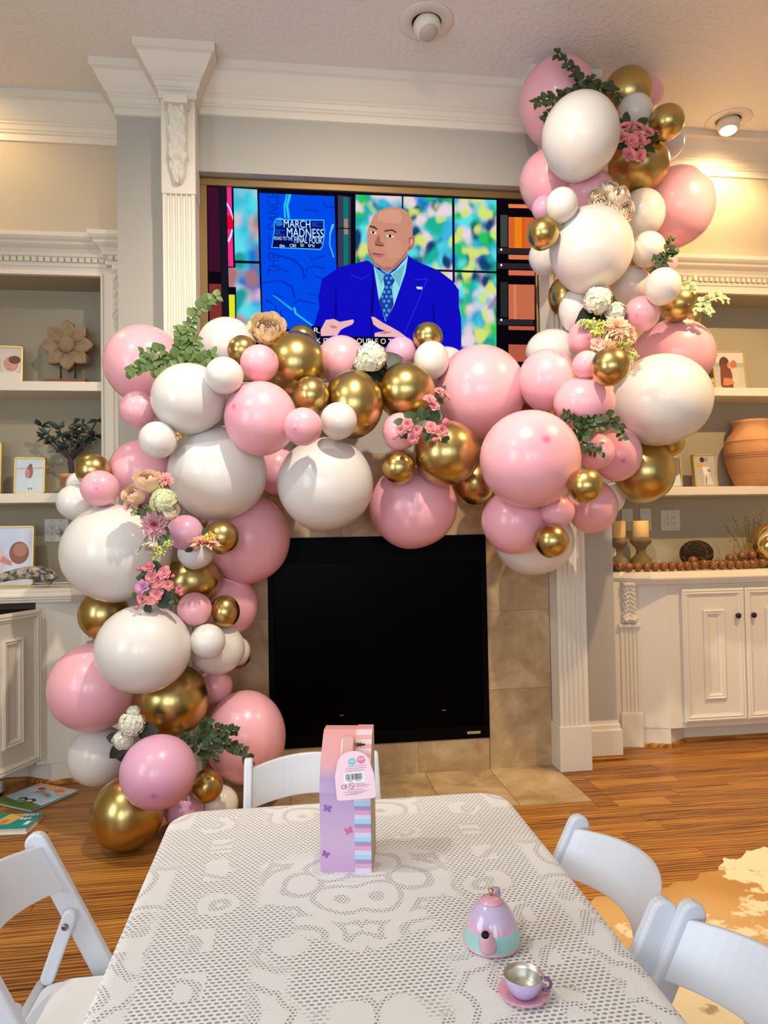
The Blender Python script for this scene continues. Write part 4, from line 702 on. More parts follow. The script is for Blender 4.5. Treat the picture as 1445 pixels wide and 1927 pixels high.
def bloom_mesh(k,v):
    if (k,v) in FM: return FM[(k,v)]
    r_=random.Random(hash_(k)+v*17); mb=MB()
    if k in ('pink','lilac','pinkp'):
        petals(mb,6,1.0,.50,.3,.06,.2,0,0,0,r_); petals(mb,5,.8,.42,.65,.05,.25,0,0,.5,r_); petals(mb,5,.58,.32,.95,.05,.3,0,0,.2,r_); petals(mb,4,.36,.22,1.1,.03,.3,0,1,.2,r_); mb.ball((0,0,.12),.12,8,5,1)
    elif k=='pinkd':
        mb.ball((0,0,.1),.75,10,7,0,(.8,.8,1)); petals(mb,4,.8,.4,.9,.1,.4,0,1,0,r_)
    elif k.startswith('rose'):
        cups(mb,[(.22,2,.15,.9,.05,1),(.34,3,.25,.95,.08,1),(.46,3,.42,.95,.12,0),(.58,4,.6,.9,.16,0),(.70,5,.82,.8,.22,0),(.80,5,1.08,.75,.28,0)],r_)
    elif k.startswith('dahlia'):
        for i in range(5): petals(mb,6+3*i,.22+.19*i,.10+.035*i,1.25-.24*i,.04+.012*i,.25,1,1 if i<2 else 0,i*.37,r_,.25)
    elif k=='brown':
        for i in range(3): petals(mb,7,.35+.3*i,.14,1.1-.4*i,.05,.2,1,i%2,i*.3,r_)
    elif k=='peony':
        cups(mb,[(.25,4,.2,.6,.3,1),(.38,6,.3,.5,.35,0),(.5,8,.45,.42,.4,1),(.6,9,.6,.4,.4,0),(.7,10,.8,.38,.4,0),(.78,10,1.05,.4,.4,1),(.85,10,1.3,.42,.4,0)],r_)
    elif k.startswith('hyd'):
        for i in range(32):
            z=1-(i+.5)/32*1.25; rr=math.sqrt(max(0,1-min(1,z*z))); a=i*2.39996; d=Vector((rr*cos(a),rr*sin(a),z)); m2=MB(); petals(m2,4,.40,.19,.02,.0,.15,0,0,r_.random()*6,r_,.1); m2.ball((0,0,.02),.035,6,4,1)
            M_=Matrix.Translation(d*r_.uniform(.66,.84))@d.to_track_quat('Z','Y').to_matrix().to_4x4()
            o=len(mb.v); mb.v+=[tuple(M_@Vector(v_)) for v_ in m2.v]; mb.f+=[tuple(o+q for q in f_) for f_ in m2.f]; mb.mi+=m2.mi; mb.sm+=m2.sm
        mb.ball((0,0,-.15),.55,10,7,2)
    else:
        for i in range(34):
            d=Vector((r_.gauss(0,1),r_.gauss(0,1),r_.gauss(0,1))); d=d.normalized()*r_.uniform(.3,1); mb.ball((d.x,d.y,d.z),r_.uniform(.13,.22),6,4,i%3==0)
    FM[(k,v)]=mb.mesh('bloom',fmats(k),fix=False); return FM[(k,v)]
def hash_(s): return sum(ord(c)*(i+3) for i,c in enumerate(s))
NAMES={'hydw':'hydrangea_head','hydy':'hydrangea_head','rosep':'rose','rosec':'rose','dahliap':'dahlia','dahliapk':'dahlia','dahliam':'dahlia','peony':'peony','fillg':'filler_spray','fillw':'filler_spray','filly':'filler_spray','brown':'seed_head','pinkd':'bud'}
FLOWERS=[
{"label":"cluster of small pink blossoms near the garland top","blooms":[[[1.526,-0.54,3.052],0.0278,"pink"],[[1.597,-0.54,3.054],0.0278,"pink"],[[1.643,-0.54,3.034],0.0246,"pink"],[[1.512,-0.54,3.006],0.0245,"pink"],[[1.559,-0.54,2.99],0.0294,"pink"],[[1.602,-0.54,2.993],0.0278,"pink"],[[1.579,-0.54,3.02],0.0229,"pinkd"],[[1.543,-0.54,2.925],0.0294,"pink"],[[1.599,-0.54,2.922],0.0278,"pink"],[[1.639,-0.54,2.992],0.0148,"pinkd"],[[1.684,-0.54,3.035],0.0148,"pink"],[[1.573,-0.54,2.963],0.0131,"pinkd"],[[1.561,-0.54,3.068],0.0164,"pinkd"]],"leaves":[[[1.552,-0.51,3.113],0.033,80],[[1.525,-0.51,3.091],0.0288,120],[[1.53,-0.51,2.98],0.0313,200],[[1.63,-0.51,3.103],0.0315,40],[[1.663,-0.51,2.979],0.0331,-30],[[1.582,-0.51,2.968],0.0281,-80],[[1.68,-0.51,3.024],0.0282,10]],"lk":"dark"},
{"label":"bunch of pink blossoms on the middle of the garland","blooms":[[[0.567,-0.68,1.766],0.0242,"pink"],[[0.585,-0.68,1.739],0.0242,"pink"],[[0.633,-0.68,1.781],0.0229,"pink"],[[0.609,-0.68,1.803],0.0175,"pink"],[[0.571,-0.68,1.65],0.0242,"pink"],[[0.617,-0.68,1.636],0.0242,"pink"],[[0.63,-0.68,1.672],0.0215,"pinkd"],[[0.474,-0.68,1.663],0.0241,"pink"],[[0.51,-0.68,1.638],0.0214,"pink"],[[0.445,-0.68,1.639],0.02,"pink"],[[0.493,-0.68,1.605],0.0227,"pink"],[[0.416,-0.68,1.606],0.0107,"pinkd"],[[0.584,-0.68,1.599],0.0161,"pinkd"]],"leaves":[[[0.492,-0.65,1.698],0.0325,150],[[0.444,-0.65,1.676],0.0256,170],[[0.54,-0.65,1.712],0.0305,100],[[0.595,-0.65,1.704],0.0306,60],[[0.635,-0.65,1.82],0.015,60],[[0.558,-0.65,1.616],0.0244,240],[[0.638,-0.65,1.607],0.0245,-40],[[0.554,-0.65,1.676],0.0339,200],[[0.516,-0.65,1.671],0.0271,30],[[0.618,-0.65,1.772],0.0204,-50],[[0.463,-0.65,1.62],0.0202,200]],"lk":"dark"},
{"label":"bunch of pink and lilac blossoms above a big white balloon at lower left","blooms":[[[-0.544,-0.73,1.065],0.0245,"pink"],[[-0.497,-0.73,1.079],0.0239,"pink"],[[-0.557,-0.73,1.101],0.0211,"pink"],[[-0.593,-0.73,1.095],0.0115,"pinkd"],[[-0.579,-0.73,1.025],0.0251,"lilac"],[[-0.52,-0.73,1.038],0.0225,"pink"],[[-0.527,-0.73,0.995],0.0258,"pink"],[[-0.581,-0.73,0.979],0.0224,"pink"],[[-0.543,-0.73,0.975],0.0204,"pink"],[[-0.485,-0.73,1.03],0.0198,"pink"],[[-0.443,-0.73,1.013],0.0157,"pink"],[[-0.436,-0.73,0.994],0.0109,"pinkd"],[[-0.601,-0.73,0.948],0.0122,"pinkd"],[[-0.464,-0.73,1.064],0.0102,"pinkd"]],"leaves":[[[-0.535,-0.7,1.099],0.0275,100],[[-0.585,-0.7,1.059],0.024,170],[[-0.605,-0.7,0.991],0.0219,160],[[-0.566,-0.7,0.938],0.0261,265],[[-0.494,-0.7,0.991],0.0275,-20],[[-0.473,-0.7,0.97],0.0262,-30],[[-0.51,-0.7,0.961],0.0275,-40],[[-0.578,-0.7,1.075],0.0172,200],[[-0.482,-0.7,1.063],0.0172,20]],"lk":"dark"},
{"label":"peach rose and pale hydrangea bouquet on the left column","blooms":[[[-0.598,-0.76,1.378],0.0397,"rosep"],[[-0.552,-0.76,1.43],0.0455,"rosep"],[[-0.484,-0.76,1.435],0.0338,"dahliapk"],[[-0.492,-0.76,1.354],0.0625,"hydy"],[[-0.47,-0.76,1.313],0.0321,"rosec"],[[-0.603,-0.76,1.311],0.0168,"fillg"],[[-0.528,-0.76,1.334],0.0202,"fillg"],[[-0.508,-0.76,1.406],0.0203,"fillg"],[[-0.577,-0.76,1.334],0.0175,"brown"],[[-0.624,-0.76,1.338],0.0202,"pinkp"],[[-0.526,-0.76,1.263],0.0556,"dahliam"],[[-0.588,-0.76,1.16],0.0114,"fillw"],[[-0.565,-0.76,1.188],0.0114,"fillw"],[[-0.509,-0.76,1.161],0.0236,"fillg"],[[-0.477,-0.76,1.191],0.0203,"fillg"],[[-0.527,-0.76,1.137],0.0135,"fillg"],[[-0.539,-0.76,1.179],0.0202,"rosec"]],"leaves":[[[-0.562,-0.73,1.301],0.0323,250],[[-0.499,-0.73,1.215],0.0375,265],[[-0.495,-0.73,1.232],0.0307,250],[[-0.584,-0.73,1.315],0.0204,200],[[-0.508,-0.73,1.239],0.0273,280]],"lk":"sage"},
{"label":"single peach dahlia seen from the side before a small gold balloon","blooms":[[[-0.354,-0.66,1.186],0.0687,"dahliap"],[[-0.334,-0.66,1.209],0.0282,"filly"]],"leaves":[[[-0.417,-0.63,1.163],0.0177,190],[[-0.354,-0.63,1.233],0.0178,100]],"lk":"dark"},
{"label":"peach dahlia and cream filler bouquet on the right column","blooms":[[[1.426,-0.62,2.104],0.0668,"dahliap"],[[1.392,-0.62,2.048],0.0408,"rosep"],[[1.482,-0.62,2.073],0.0488,"dahliap"],[[1.327,-0.62,2.078],0.0376,"fillg"],[[1.299,-0.62,2.113],0.0328,"fillg"],[[1.457,-0.62,2.036],0.0354,"fillg"],[[1.258,-0.62,2.12],0.0203,"fillw"],[[1.333,-0.62,2.026],0.0297,"pinkp"],[[1.497,-0.62,1.982],0.0268,"fillg"],[[1.352,-0.62,2.114],0.0266,"fillg"],[[1.488,-0.62,1.951],0.0173,"fillw"]],"leaves":[[[1.371,-0.59,2.012],0.0475,200],[[1.439,-0.59,2.029],0.0397,-30],[[1.333,-0.59,2.123],0.0316,150]],"lk":"sage"},
{"label":"white hydrangea with dark leaves on the right column","blooms":[[[1.385,-0.52,2.255],0.0811,"hydw"],[[1.469,-0.52,2.202],0.0586,"hydw"]],"leaves":[[[1.362,-0.49,2.201],0.0572,190],[[1.456,-0.49,2.176],0.0574,-20],[[1.433,-0.49,2.25],0.0492,100],[[1.508,-0.49,2.181],0.0411,-40],[[1.328,-0.49,2.177],0.0408,200]],"lk":"black"},
{"label":"white hydrangea with dark leaves before the television screen","blooms":[[[0.35,-0.47,1.995],0.0844,"hydw"],[[0.31,-0.47,1.962],0.0442,"hydw"]],"leaves":[[[0.441,-0.44,1.984],0.0543,20],[[0.385,-0.44,1.934],0.0578,-30],[[0.299,-0.44,1.955],0.036,200],[[0.415,-0.44,1.949],0.0506,-10]],"lk":"black"},
{"label":"white hydrangea low on the garland left of a mauve balloon","blooms":[[[-0.628,-0.7,0.502],0.0599,"hydw"],[[-0.663,-0.7,0.44],0.0475,"hydw"],[[-0.623,-0.7,0.545],0.0306,"hydw"]],"leaves":[[[-0.687,-0.67,0.392],0.0411,220],[[-0.58,-0.67,0.461],0.0414,0],[[-0.703,-0.67,0.44],0.0274,170],[[-0.68,-0.67,0.381],0.0343,280]],"lk":"black"},
{"label":"tan peony on the garland at the television's lower left","blooms":[[[-0.102,-0.44,2.111],0.0766,"peony"]],"leaves":[],"lk":"dark"},
{"label":"cluster of cream roses on the upper right column","blooms":[[[1.387,-0.56,2.689],0.0402,"rosec"],[[1.473,-0.56,2.712],0.0468,"rosec"],[[1.492,-0.56,2.659],0.0444,"rosec"],[[1.436,-0.56,2.753],0.0371,"rosec"],[[1.45,-0.56,2.676],0.0355,"rosec"],[[1.509,-0.56,2.637],0.0275,"rosec"],[[1.373,-0.56,2.719],0.0289,"rosec"],[[1.499,-0.56,2.731],0.0291,"rosec"]],"leaves":[[[1.432,-0.53,2.747],0.0244,90],[[1.409,-0.53,2.676],0.0244,230]],"lk":"sage"}]
for F_ in FLOWERS:
    rnd=random.Random(hash_(F_['label'])); base=Vector(F_['blooms'][0][0]); base.y+=.06
    o=thing('flower_bunch',F_['label'],'flowers',base,0,'artificial flowers in the garland')
    cen=sum((Vector(b[0]) for b in F_['blooms']),Vector())/len(F_['blooms'])
    for i,(p,r_,k) in enumerate(F_['blooms']):
        p=Vector(p); d=(p-cen)*5+Vector((rnd.uniform(-.3,.3),-1,rnd.uniform(-.05,.45)))
        if 'side' in F_['label']: d=Vector((.1,-.35,1))
        d.normalize(); bo=link(NAMES.get(k,'blossom'),bloom_mesh(k,i%3),o)
        m=d.to_track_quat('Z','Y').to_matrix().to_4x4(); m.translation=p-base; s_=r_*({'pin':1.15,'lil':1.15,'ros':1.25,'hyd':.95}.get(k[:3],1.0)); bo.matrix_local=m@Matrix.Rotation(rnd.random()*6,4,'Z')@Matrix.Diagonal((s_,s_,s_,1))
        tgt=cen-base+Vector((0,.06,0)); MB().tube([p-base-d*r_*.1,(p-base).lerp(tgt,.5)+Vector((0,.015,0)),tgt],.0018,5).obj('flower_stem',LEAFM['dark'],o)
    for (p,r_,a) in F_['leaves']:
        p=Vector(p)-base; dv=Vector((cos(R(a)),-.15,sin(R(a)))); lf=link('leaf',rnd.choice(LM[F_['lk']]),o); place(lf,p-dv*r_*.9,dv,Vector((rnd.uniform(-.3,.3),-1,rnd.uniform(.1,.6))),r_*2.0)
# ------------------------------------------------------------------ shelf decorations
GOLDF=mat('gilt_frame',(214,186,120),.35,.55); MATTE=mat('photo_paper',(206,208,206),.35)
def flat(par,name,pts,y_,rgb,mname):
    return MB().add([(x,y_,z) for x,z in pts],[tuple(range(len(pts)))]).obj(name,mat(mname,rgb,.5),par,fix=False)
def ell(cx,cz,rx,rz,n=18,a0=0): return [(cx+rx*cos(2*PI*k/n+a0),cz+rz*sin(2*PI*k/n+a0)) for k in range(n)]
def picture_frame(lab,loc,w,h,rot,bg,shapes,d=.035,lean=-6,fr=.008):
    o=thing('picture_frame',lab,'picture frame',loc,rot,'framed photographs on the shelves')
    L_=Matrix.Rotation(R(lean),4,'X'); t=fr
    hold=[]
    mb=MB()
    for a,b_ in (((-w/2,0),(-w/2+t,h)),((w/2-t,0),(w/2,h)),((-w/2,0),(w/2,t)),((-w/2,h-t),(w/2,h))): mb.box((a[0],-d/2,a[1]),(b_[0],d/2,b_[1]))
    f_=mb.obj('frame',GOLDF,o); f_.matrix_local=L_
    p=MB().box((-w/2+t*.9,-d/2+.004,t*.9),(w/2-t*.9,d/2-.002,h-t*.9)).obj('photograph',bg,o); p.matrix_local=L_
    for i,(pts,rgb) in enumerate(shapes):
        pts=[(-w/2+t+u*(w-2*t),t+v*(h-2*t)) for u,v in pts]
        flat(p,'printed_figure',pts,-d/2+.0037-.0002*i,rgb,'print_%d_%d_%d'%rgb)
    return o
BGP=lambda n,a,b_,s=9: mat('photo_'+n,a,.35,var=(s,b_,.2))
picture_frame('gold framed newborn portrait on the upper left shelf',(-1.515,.43,SHZ[0]),.165,.205,R(8),BGP('baby',(206,200,192),(186,176,164)),[(ell(.66,.5,.3,.27),(226,206,194)),(ell(.66,.52,.25,.23),(200,150,132)),(ell(.78,.64,.2,.12),(96,66,54)),([(.5,.5),(.6,.47),(.6,.5)],(120,80,70)),([(.56,.38),(.66,.36),(.64,.4)],(168,96,92)),([(0,0),(1,0),(1,.24),(.6,.3),(.2,.24)],(222,214,204))])
picture_frame('small gold framed beach photograph on the lower left shelf',(-1.40,.44,SHZ[1]),.152,.198,R(6),BGP('beachl',(186,206,216),(206,218,224)),[([(0,.72),(1,.76),(1,.7),(0,.68)],(196,176,166)),(ell(.5,.62,.12,.2),(140,92,84)),(ell(.53,.8,.06,.05),(110,72,60)),(ell(.42,.56,.09,.14),(196,128,128)),([(.42,.36),(.62,.36),(.6,.12),(.44,.12)],(206,214,222)),([(.45,.14),(.5,.14),(.5,.08),(.45,.08)],(130,92,84)),([(.55,.14),(.6,.14),(.6,.08),(.55,.08)],(130,92,84))])
picture_frame('gold frame cut by the photo edge on the lower left shelf',(-1.645,.43,SHZ[1]),.20,.285,R(8),BGP('cut',(190,190,186),(160,150,140)),[])
picture_frame('large gold framed photograph leaning behind the striped horn',(-1.52,.39,ZCT),.30,.315,R(6),BGP('mother',(176,196,226),(214,216,232),7),[([(0,.55),(.4,.6),(.6,.5),(.5,.2),(0,.1)],(206,186,196)),(ell(.78,.55,.17,.2),(132,84,66)),(ell(.8,.6,.12,.12),(168,116,92)),(ell(.3,.6,.2,.12),(222,184,170)),([(.1,.66),(.3,.75),(.34,.66),(.2,.6)],(56,50,58)),([(.5,.5),(.66,.4),(.66,.32),(.45,.4)],(196,128,120))],.04)
# carved wooden flower on a stand
CW=mat('carved_wood',(120,98,72),.75,bump=(45,.3),var=(18,(150,128,98),.3)); CW2=mat('stand_wood',(120,68,34),.5); IRON=mat('dark_iron',(24,22,22),.5)
o=thing('carved_flower_sculpture','carved wooden eight-petal flower on a small stand, upper left shelf','sculpture',(-1.205,.45,SHZ[0]),R(-4))
MB().box((-.11,-.05,0),(.11,.05,.024)).obj('stand_base',CW2,o,bev=.002)
for x in (-.038,.038): MB().tube([(x,0,.024),(x,0,.13)],.005,8).obj('support_rod',IRON,o)
for k in range(8):
    a=PI/2+k*PI/4; mb=MB(); pts=[]; prof=[(.035,.016),(.06,.034),(.085,.0415),(.108,.036),(.128,.018),(.142,0)]
    up=[(r_,w) for r_,w in prof]+[(r_,-w) for r_,w in prof[::-1][1:]]
    n=len(up); M_=Matrix.Translation((0,0,.215))@Matrix.Rotation(-(a-PI/2),4,'Y')
    vs=[M_@Vector((w,-.028+.012*(r_/.14)**2,r_)) for r_,w in up]+[M_@Vector((w,.03,r_)) for r_,w in up]+[M_@Vector((0,-.016,.035)),M_@Vector((0,-.02,.13))]
    fs=[(i,(i+1)%n,n+(i+1)%n,n+i) for i in range(n)]+[tuple(range(n,2*n))]
    m_=len(prof)
    for i in range(n-1): fs.append((i+1,i,2*n if (i<2 or i>n-4) else 2*n+1))
    fs.append((0,n-1,2*n)); fs.append((2,2*n,2*n+1)); fs.append((n-3,2*n+1,2*n))
    mb.add(vs,fs); mb.obj('petal',CW,o,bev=.004)
MB().ball((0,-.02,.215),.046,20,12,0,(1,.5,1)).obj('flower_centre',CW,o)
# bonsai in a clay pot
TERR=mat('terracotta',(196,140,92),.8,bump=(90,.12),var=(6,(210,156,108),.3)); BARK=mat('bonsai_bark',(58,54,50),.85,bump=(80,.4))
o=thing('bonsai_tree','dark-leaved bonsai in a clay pot on the lower left shelf','plant',(-1.195,.46,SHZ[1]))
MB().lathe([(.036,0),(.05,.085),(.056,.086),(.057,.108),(.05,.108),(.047,.09),(.0001,.088)],28).obj('pot',TERR,o)
rnd=random.Random(4); tips=[]
tr=MB().tube([(0,0,.09),(.004,0,.13),(-.004,0,.17),(0,0,.20)],[.018,.015,.014,.012],10)
for (dx,dy,dz) in ((-.05,0,.06),(-.13,-.02,.10),(.05,.0,.08),(.12,.02,.12),(0,.02,.12),(-.07,.03,.16),(.07,-.03,.17),(.02,-.02,.18),(-.15,.0,.17),(.14,-.01,.20)):
    e=Vector((dx,dy,.20+dz)); mid=Vector((dx*.45,dy*.5,.20+dz*.35)); tr.tube([(0,0,.185),mid,e],[.008,.006,.003],6); tips+= [e,mid.lerp(e,.6)]
tr.obj('trunk',BARK,o)
LB=[leaf_mesh(mat('bonsai_leaf',(34,52,44),.5),w) for w in (.18,.22)]
for t in tips:
    for k in range(6):
        lf=link('leaf',rnd.choice(LB),o); d=Vector((rnd.uniform(-1,1),rnd.uniform(-.7,.5),rnd.uniform(-.3,.9))); place(lf,t,d,Vector((rnd.uniform(-.5,.5),-1,.6)),rnd.uniform(.035,.06))
# horn on the left counter
def horn_mat():
    m=mat('polished_horn',(44,42,42),.3,var=(34,(176,168,150),.1)); return m
o=thing('decorative_horn','polished black and ivory animal horn lying on the left counter','horn',(-1.30,.20,ZCT))
pts=[(-.28,0,.028),(-.20,0,.04),(-.12,0,.062),(-.04,0,.076),(.03,0,.074),(.075,0,.056),(.096,0,.032)]
mb=MB(); Q=[]
for i in range(len(pts)-1):
    for k in range(5): Q.append(Vector(pts[i]).lerp(Vector(pts[i+1]),k/5))
Q.append(Vector(pts[-1])); n=len(Q); mb.tube(Q,[.013+.022*min(1,i/n*1.6)-(.004 if i==n-1 else 0)+.0012*(i%3==0) for i in range(n)],16); mb.obj('horn_body',horn_mat(),o)
MB().tube([Q[0]+Vector((-.05,0,-.012)),Q[0]+Vector((-.02,0,-.005)),Q[2]],[.006,.0105,.0128],14).obj('horn_tip',mat('horn_black',(16,17,20),.25),o)
tag(MB().box((-1.09,.20,ZCT),(-1.02,.27,ZCT+.018)).obj('remote_box',mat('black_plastic',(12,12,14),.4),bev=.003),'flat black plastic box at the right end of the left counter','box')
# wall plates
PLATE=mat('wall_plate',(206,204,194),.4); SLOT=mat('slot_dark',(20,18,18),.6)
def outlet(lab,x,z,w=.128,h=.128,gang=2):
    o=thing('outlet_plate',lab,'outlet',(x,NB,z))
    MB().box((-w/2,-.006,-h/2),(w/2,0,h/2)).obj('plate',PLATE,o,bev=.002)
    for g in range(gang):
        cx=(g-(gang-1)/2)*.046
        if gang==1: pass
        r_=MB().box((cx-.017,-.009,-.034),(cx+.017,-.005,.034)).obj('receptacle',PLATE,o,bev=.001)
        for s_ in (-1,1):
            for dx in (-.006,.006): MB().box((cx+dx-.001,-.0096,s_*.018-.001),(cx+dx+.001,-.0088,s_*.018+.008)).obj('slot',SLOT,r_)
            MB().lathe([(.0001,0),(.0028,.0)],10,Matrix.Translation((cx,-.0094,s_*.018-.008))@Matrix.Rotation(R(90),4,'X')).obj('ground_hole',SLOT,r_)
        for s_ in (-1,1): MB().ball((cx,-.006,s_*.052),.003,8,5).obj('screw',mat('screw_grey',(120,118,110),.4,.6),o)
    return o
outlet('double outlet plate on the left niche wall above the counter',-1.31,1.262)
pl=thing('power_plug','grey plug pushed into the left niche outlet','plug',(-1.287,NB-.009,1.243)); MB().lathe([(.012,0),(.016,.012),(.014,.035),(.008,.045)],14,Matrix.Rotation(R(70),4,'X')).obj('plug_body',mat('plug_grey',(176,172,162),.5),pl)
MB().tube([(0,-.04,-.005),(.03,-.045,-.02),(.07,-.02,-.04),(.1,-.01,-.12)],.004,8).obj('cord',mat('plug_grey',(176,172,162),.5),pl)
outlet('double outlet plate on the right niche wall beside the candle',2.328,1.262)
for x,lab in ((2.045,'blank switch plate left of the pillar candle'),(2.165,'blank switch plate behind the pillar candle')):
    o=thing('switch_plate',lab,'wall plate',(x,NB,1.27)); MB().box((-.036,-.006,-.068),(.036,0,.068)).obj('plate',PLATE,o,bev=.002)
    for s_ in (-1,1): MB().ball((0,-.006,s_*.045),.003,8,5).obj('screw',mat('screw_grey',(120,118,110),.4,.6),o)
# ---- right shelves
picture_frame('gold framed photograph of a woman holding a child, upper right shelf',(2.66,.44,SHZ[0]),.205,.245,R(-4),BGP('beachr',(170,172,160),(196,190,176)),[([(0,.7),(1,.68),(1,1),(0,1)],(206,198,186)),([(0,.6),(1,.58),(1,.7),(0,.72)],(160,164,150)),(ell(.35,.68,.17,.2),(84,46,28)),([(.18,.1),(.2,.5),(.25,.7),(.5,.65),(.58,.4),(.6,0),(.25,0)],(110,56,34)),([(.25,.1),(.3,.3),(.72,.26),(.74,.16),(.4,.08)],(186,116,74)),(ell(.66,.66,.1,.12),(176,104,66)),([(.6,.56),(.74,.58),(.8,.3),(.7,.12),(.58,.2)],(206,186,160)),(ell(.5,.64,.06,.09),(196,126,86))])
o=thing('potted_spiky_plant','dark spiky-leaved plant in a small crate beside the right photograph','plant',(2.40,.43,SHZ[0]))
mb=MB()
for z in (0,.03): mb.box((-.09,-.06,z),(.115,.06,z+.027))
mb.obj('crate',mat('pale_crate',(196,172,132),.8,var=(20,(168,140,100),.3)),o)
MB().lathe([(.03,.055),(.045,.13),(.04,.13),(.0001,.12)],18,Matrix.Translation((.05,0,0))).obj('pot',mat('brown_pot',(74,46,30),.6),o)
rnd=random.Random(9)
for k in range(22):
    lf=link('leaf',leaf_mesh(mat('spiky_leaf',(34,40,26),.5),.1) if k==0 else SPK,o); SPK=lf.data; a=rnd.uniform(0,2*PI); place(lf,Vector((.05,0,.13)),Vector((cos(a)*.7,sin(a)*.5,rnd.uniform(.4,1.3))),Vector((rnd.uniform(-.5,.5),-1,.8)),rnd.uniform(.10,.17))
picture_frame('small gold framed photograph of a child with balloons, lower right shelf',(2.475,.43,SHZ[1]),.142,.20,R(-3),BGP('grey',(184,182,172),(170,166,156)),[(ell(.38,.86,.12,.09),(40,38,36)),(ell(.58,.87,.1,.08),(150,140,134)),(ell(.22,.7,.13,.09),(206,160,40)),(ell(.45,.7,.1,.08),(206,160,140)),([(.35,.62),(.7,.62),(.75,.4),(.4,.38)],(226,222,216)),([(.42,.38),(.68,.4),(.85,.02),(.4,.02)],(206,204,202)),([(.6,.58),(.78,.5),(.75,.42),(.6,.46)],(176,126,104)),([(.5,.3),(.56,.3),(.52,.05),(.46,.05)],(120,118,118))])
picture_frame('gold framed photograph half hidden behind the large right gold balloon',(2.22,.45,SHZ[1]),.22,.265,R(-3),BGP('halfhid',(190,180,172),(150,146,144)),[([(0,.0),(1,0),(1,.7),(0,.66)],(120,118,114)),([(.7,0),(1,0),(.98,.3),(.8,.2)],(206,214,220))])
o=thing('terracotta_vase','large ribbed terracotta vase on the lower right shelf','vase',(2.80,.455,SHZ[1]))
MB().lathe([(.095,0),(.10,.004),(.115,.05),(.137,.11),(.152,.17),(.157,.21),(.155,.25),(.150,.272),(.1515,.276),(.148,.281),(.146,.286),(.132,.31),(.112,.335),(.105,.35),(.103,.385),(.110,.395),(.110,.405),(.098,.408),(.092,.395),(.09,.34),(.0001,.33)],56).obj('vase_body',TERR,o)
for z,r_ in ((.275,.1515),(.20,.1575),(.187,.1565),(.174,.1545),(.08,.126)): MB().lathe([(r_-.003,z-.0025),(r_+.0008,z),(r_-.003,z+.0025)],56).obj('incised_ring',mat('terracotta_dark',(160,104,62),.85),o)
CAND=mat('candle_wax',(226,190,120),.55,sub=.2,bump=(60,.05)); HOLD=mat('weathered_wood',(104,88,56),.65,bump=(50,.2),var=(14,(134,114,76),.3))
def candle(lab,clab,loc,s=1):
    o=thing('candle_holder',lab,'candle holder',loc,0,'turned wooden candle holders')
    MB().lathe([(.068*s,0),(.07*s,.02),(.064*s,.042),(.058*s,.052),(.058*s,.062),(.046*s,.074),(.030*s,.09),(.026*s,.112),(.032*s,.13),(.052*s,.15),(.061*s,.160),(.062*s,.186),(.05*s,.188),(.0001,.184)],36).obj('holder_body',HOLD,o)
    c=tag(link('pillar_candle',MB().lathe([(.046*s,0),(.048*s,.004),(.048*s,.096),(.044*s,.100),(.0001,.097)],32).mesh('pillar_candle',CAND),None,(loc[0],loc[1],loc[2]+.188)),clab,'candle','cream pillar candles')
    MB().tube([(0,0,.096),(.001,0,.112)],.0015,6).obj('wick',SLOT,c); return o
candle('turned wooden candle holder in full view behind the wooden beads','cream pillar candle in full view before the wall plates',(2.045,.42,ZCT))
candle('turned wooden candle holder half hidden by the grey wall edge','cream pillar candle half hidden by the grey wall edge',(1.865,.345,ZCT),.95)
BEAD=mat('dark_wood_bead',(122,72,30),.3,coat=.3,var=(40,(150,94,44),.3)); 
o=thing('wooden_bead_garland','strand of dark wooden beads laid along the right counter','bead garland',(2.2,.25,ZCT))
bm_=MB().lathe([(.004,-.0235),(.014,-.0222),(.0235,-.0115),(.0258,0),(.0235,.0115),(.014,.0222),(.004,.0235)],20).mesh('bead',BEAD)
bp=[(-.36,.05,.033),(-.335,.01,.026),(-.30,-.02,.0225),(-.262,-.035,.0225),(-.222,-.045,.0225),(-.178,-.045,.0225),(-.136,-.045,.0225),(-.094,-.045,.0225),(-.052,-.045,.0225),(-.012,-.04,.0225),(.032,-.03,.0225),(.05,.01,.045),(.085,-.03,.03),(.128,-.038,.0225),(.172,-.04,.0225),(.216,-.04,.0225),(.26,-.038,.0225),(.303,-.03,.0225),(.345,-.02,.0225),(.38,.01,.0225),(.365,.05,.03),(.325,.06,.0225),(.28,.06,.05),(.325,.03,.062),(.25,.05,.0225),(.37,.015,.066),(.20,.05,.0225),(.155,.045,.0225),(.11,.04,.0225),(.41,-.01,.026),(.44,.03,.03)]
bp=[(x*1.16+.02,y_*1.1,z*1.15) for x,y_,z in bp]
for i,p in enumerate(bp):
    q=link('bead',bm_,o,p); d=Vector(bp[min(i+1,len(bp)-1)])-Vector(bp[max(0,i-1)]); q.rotation_mode='QUATERNION'; q.rotation_quaternion=Vector((0,0,1)).rotation_difference(d.normalized())
MB().tube(bp[:12],.003,5).tube(bp[12:20],.003,5).obj('string',mat('jute_string',(170,140,96),.9),o)
o=thing('twine_ball','dark brown twine-wrapped ball on the right counter','decorative ball',(2.385,.40,ZCT+.085))
MB().ball((0,0,0),.086,28,18,0,(1.08,1,.92)).obj('ball_core',mat('dark_twine',(52,38,24),.9,bump=(70,.6)),o)
rnd=random.Random(3); tw=mat('light_twine',(128,104,64),.9); mb=MB(); mb2=MB()
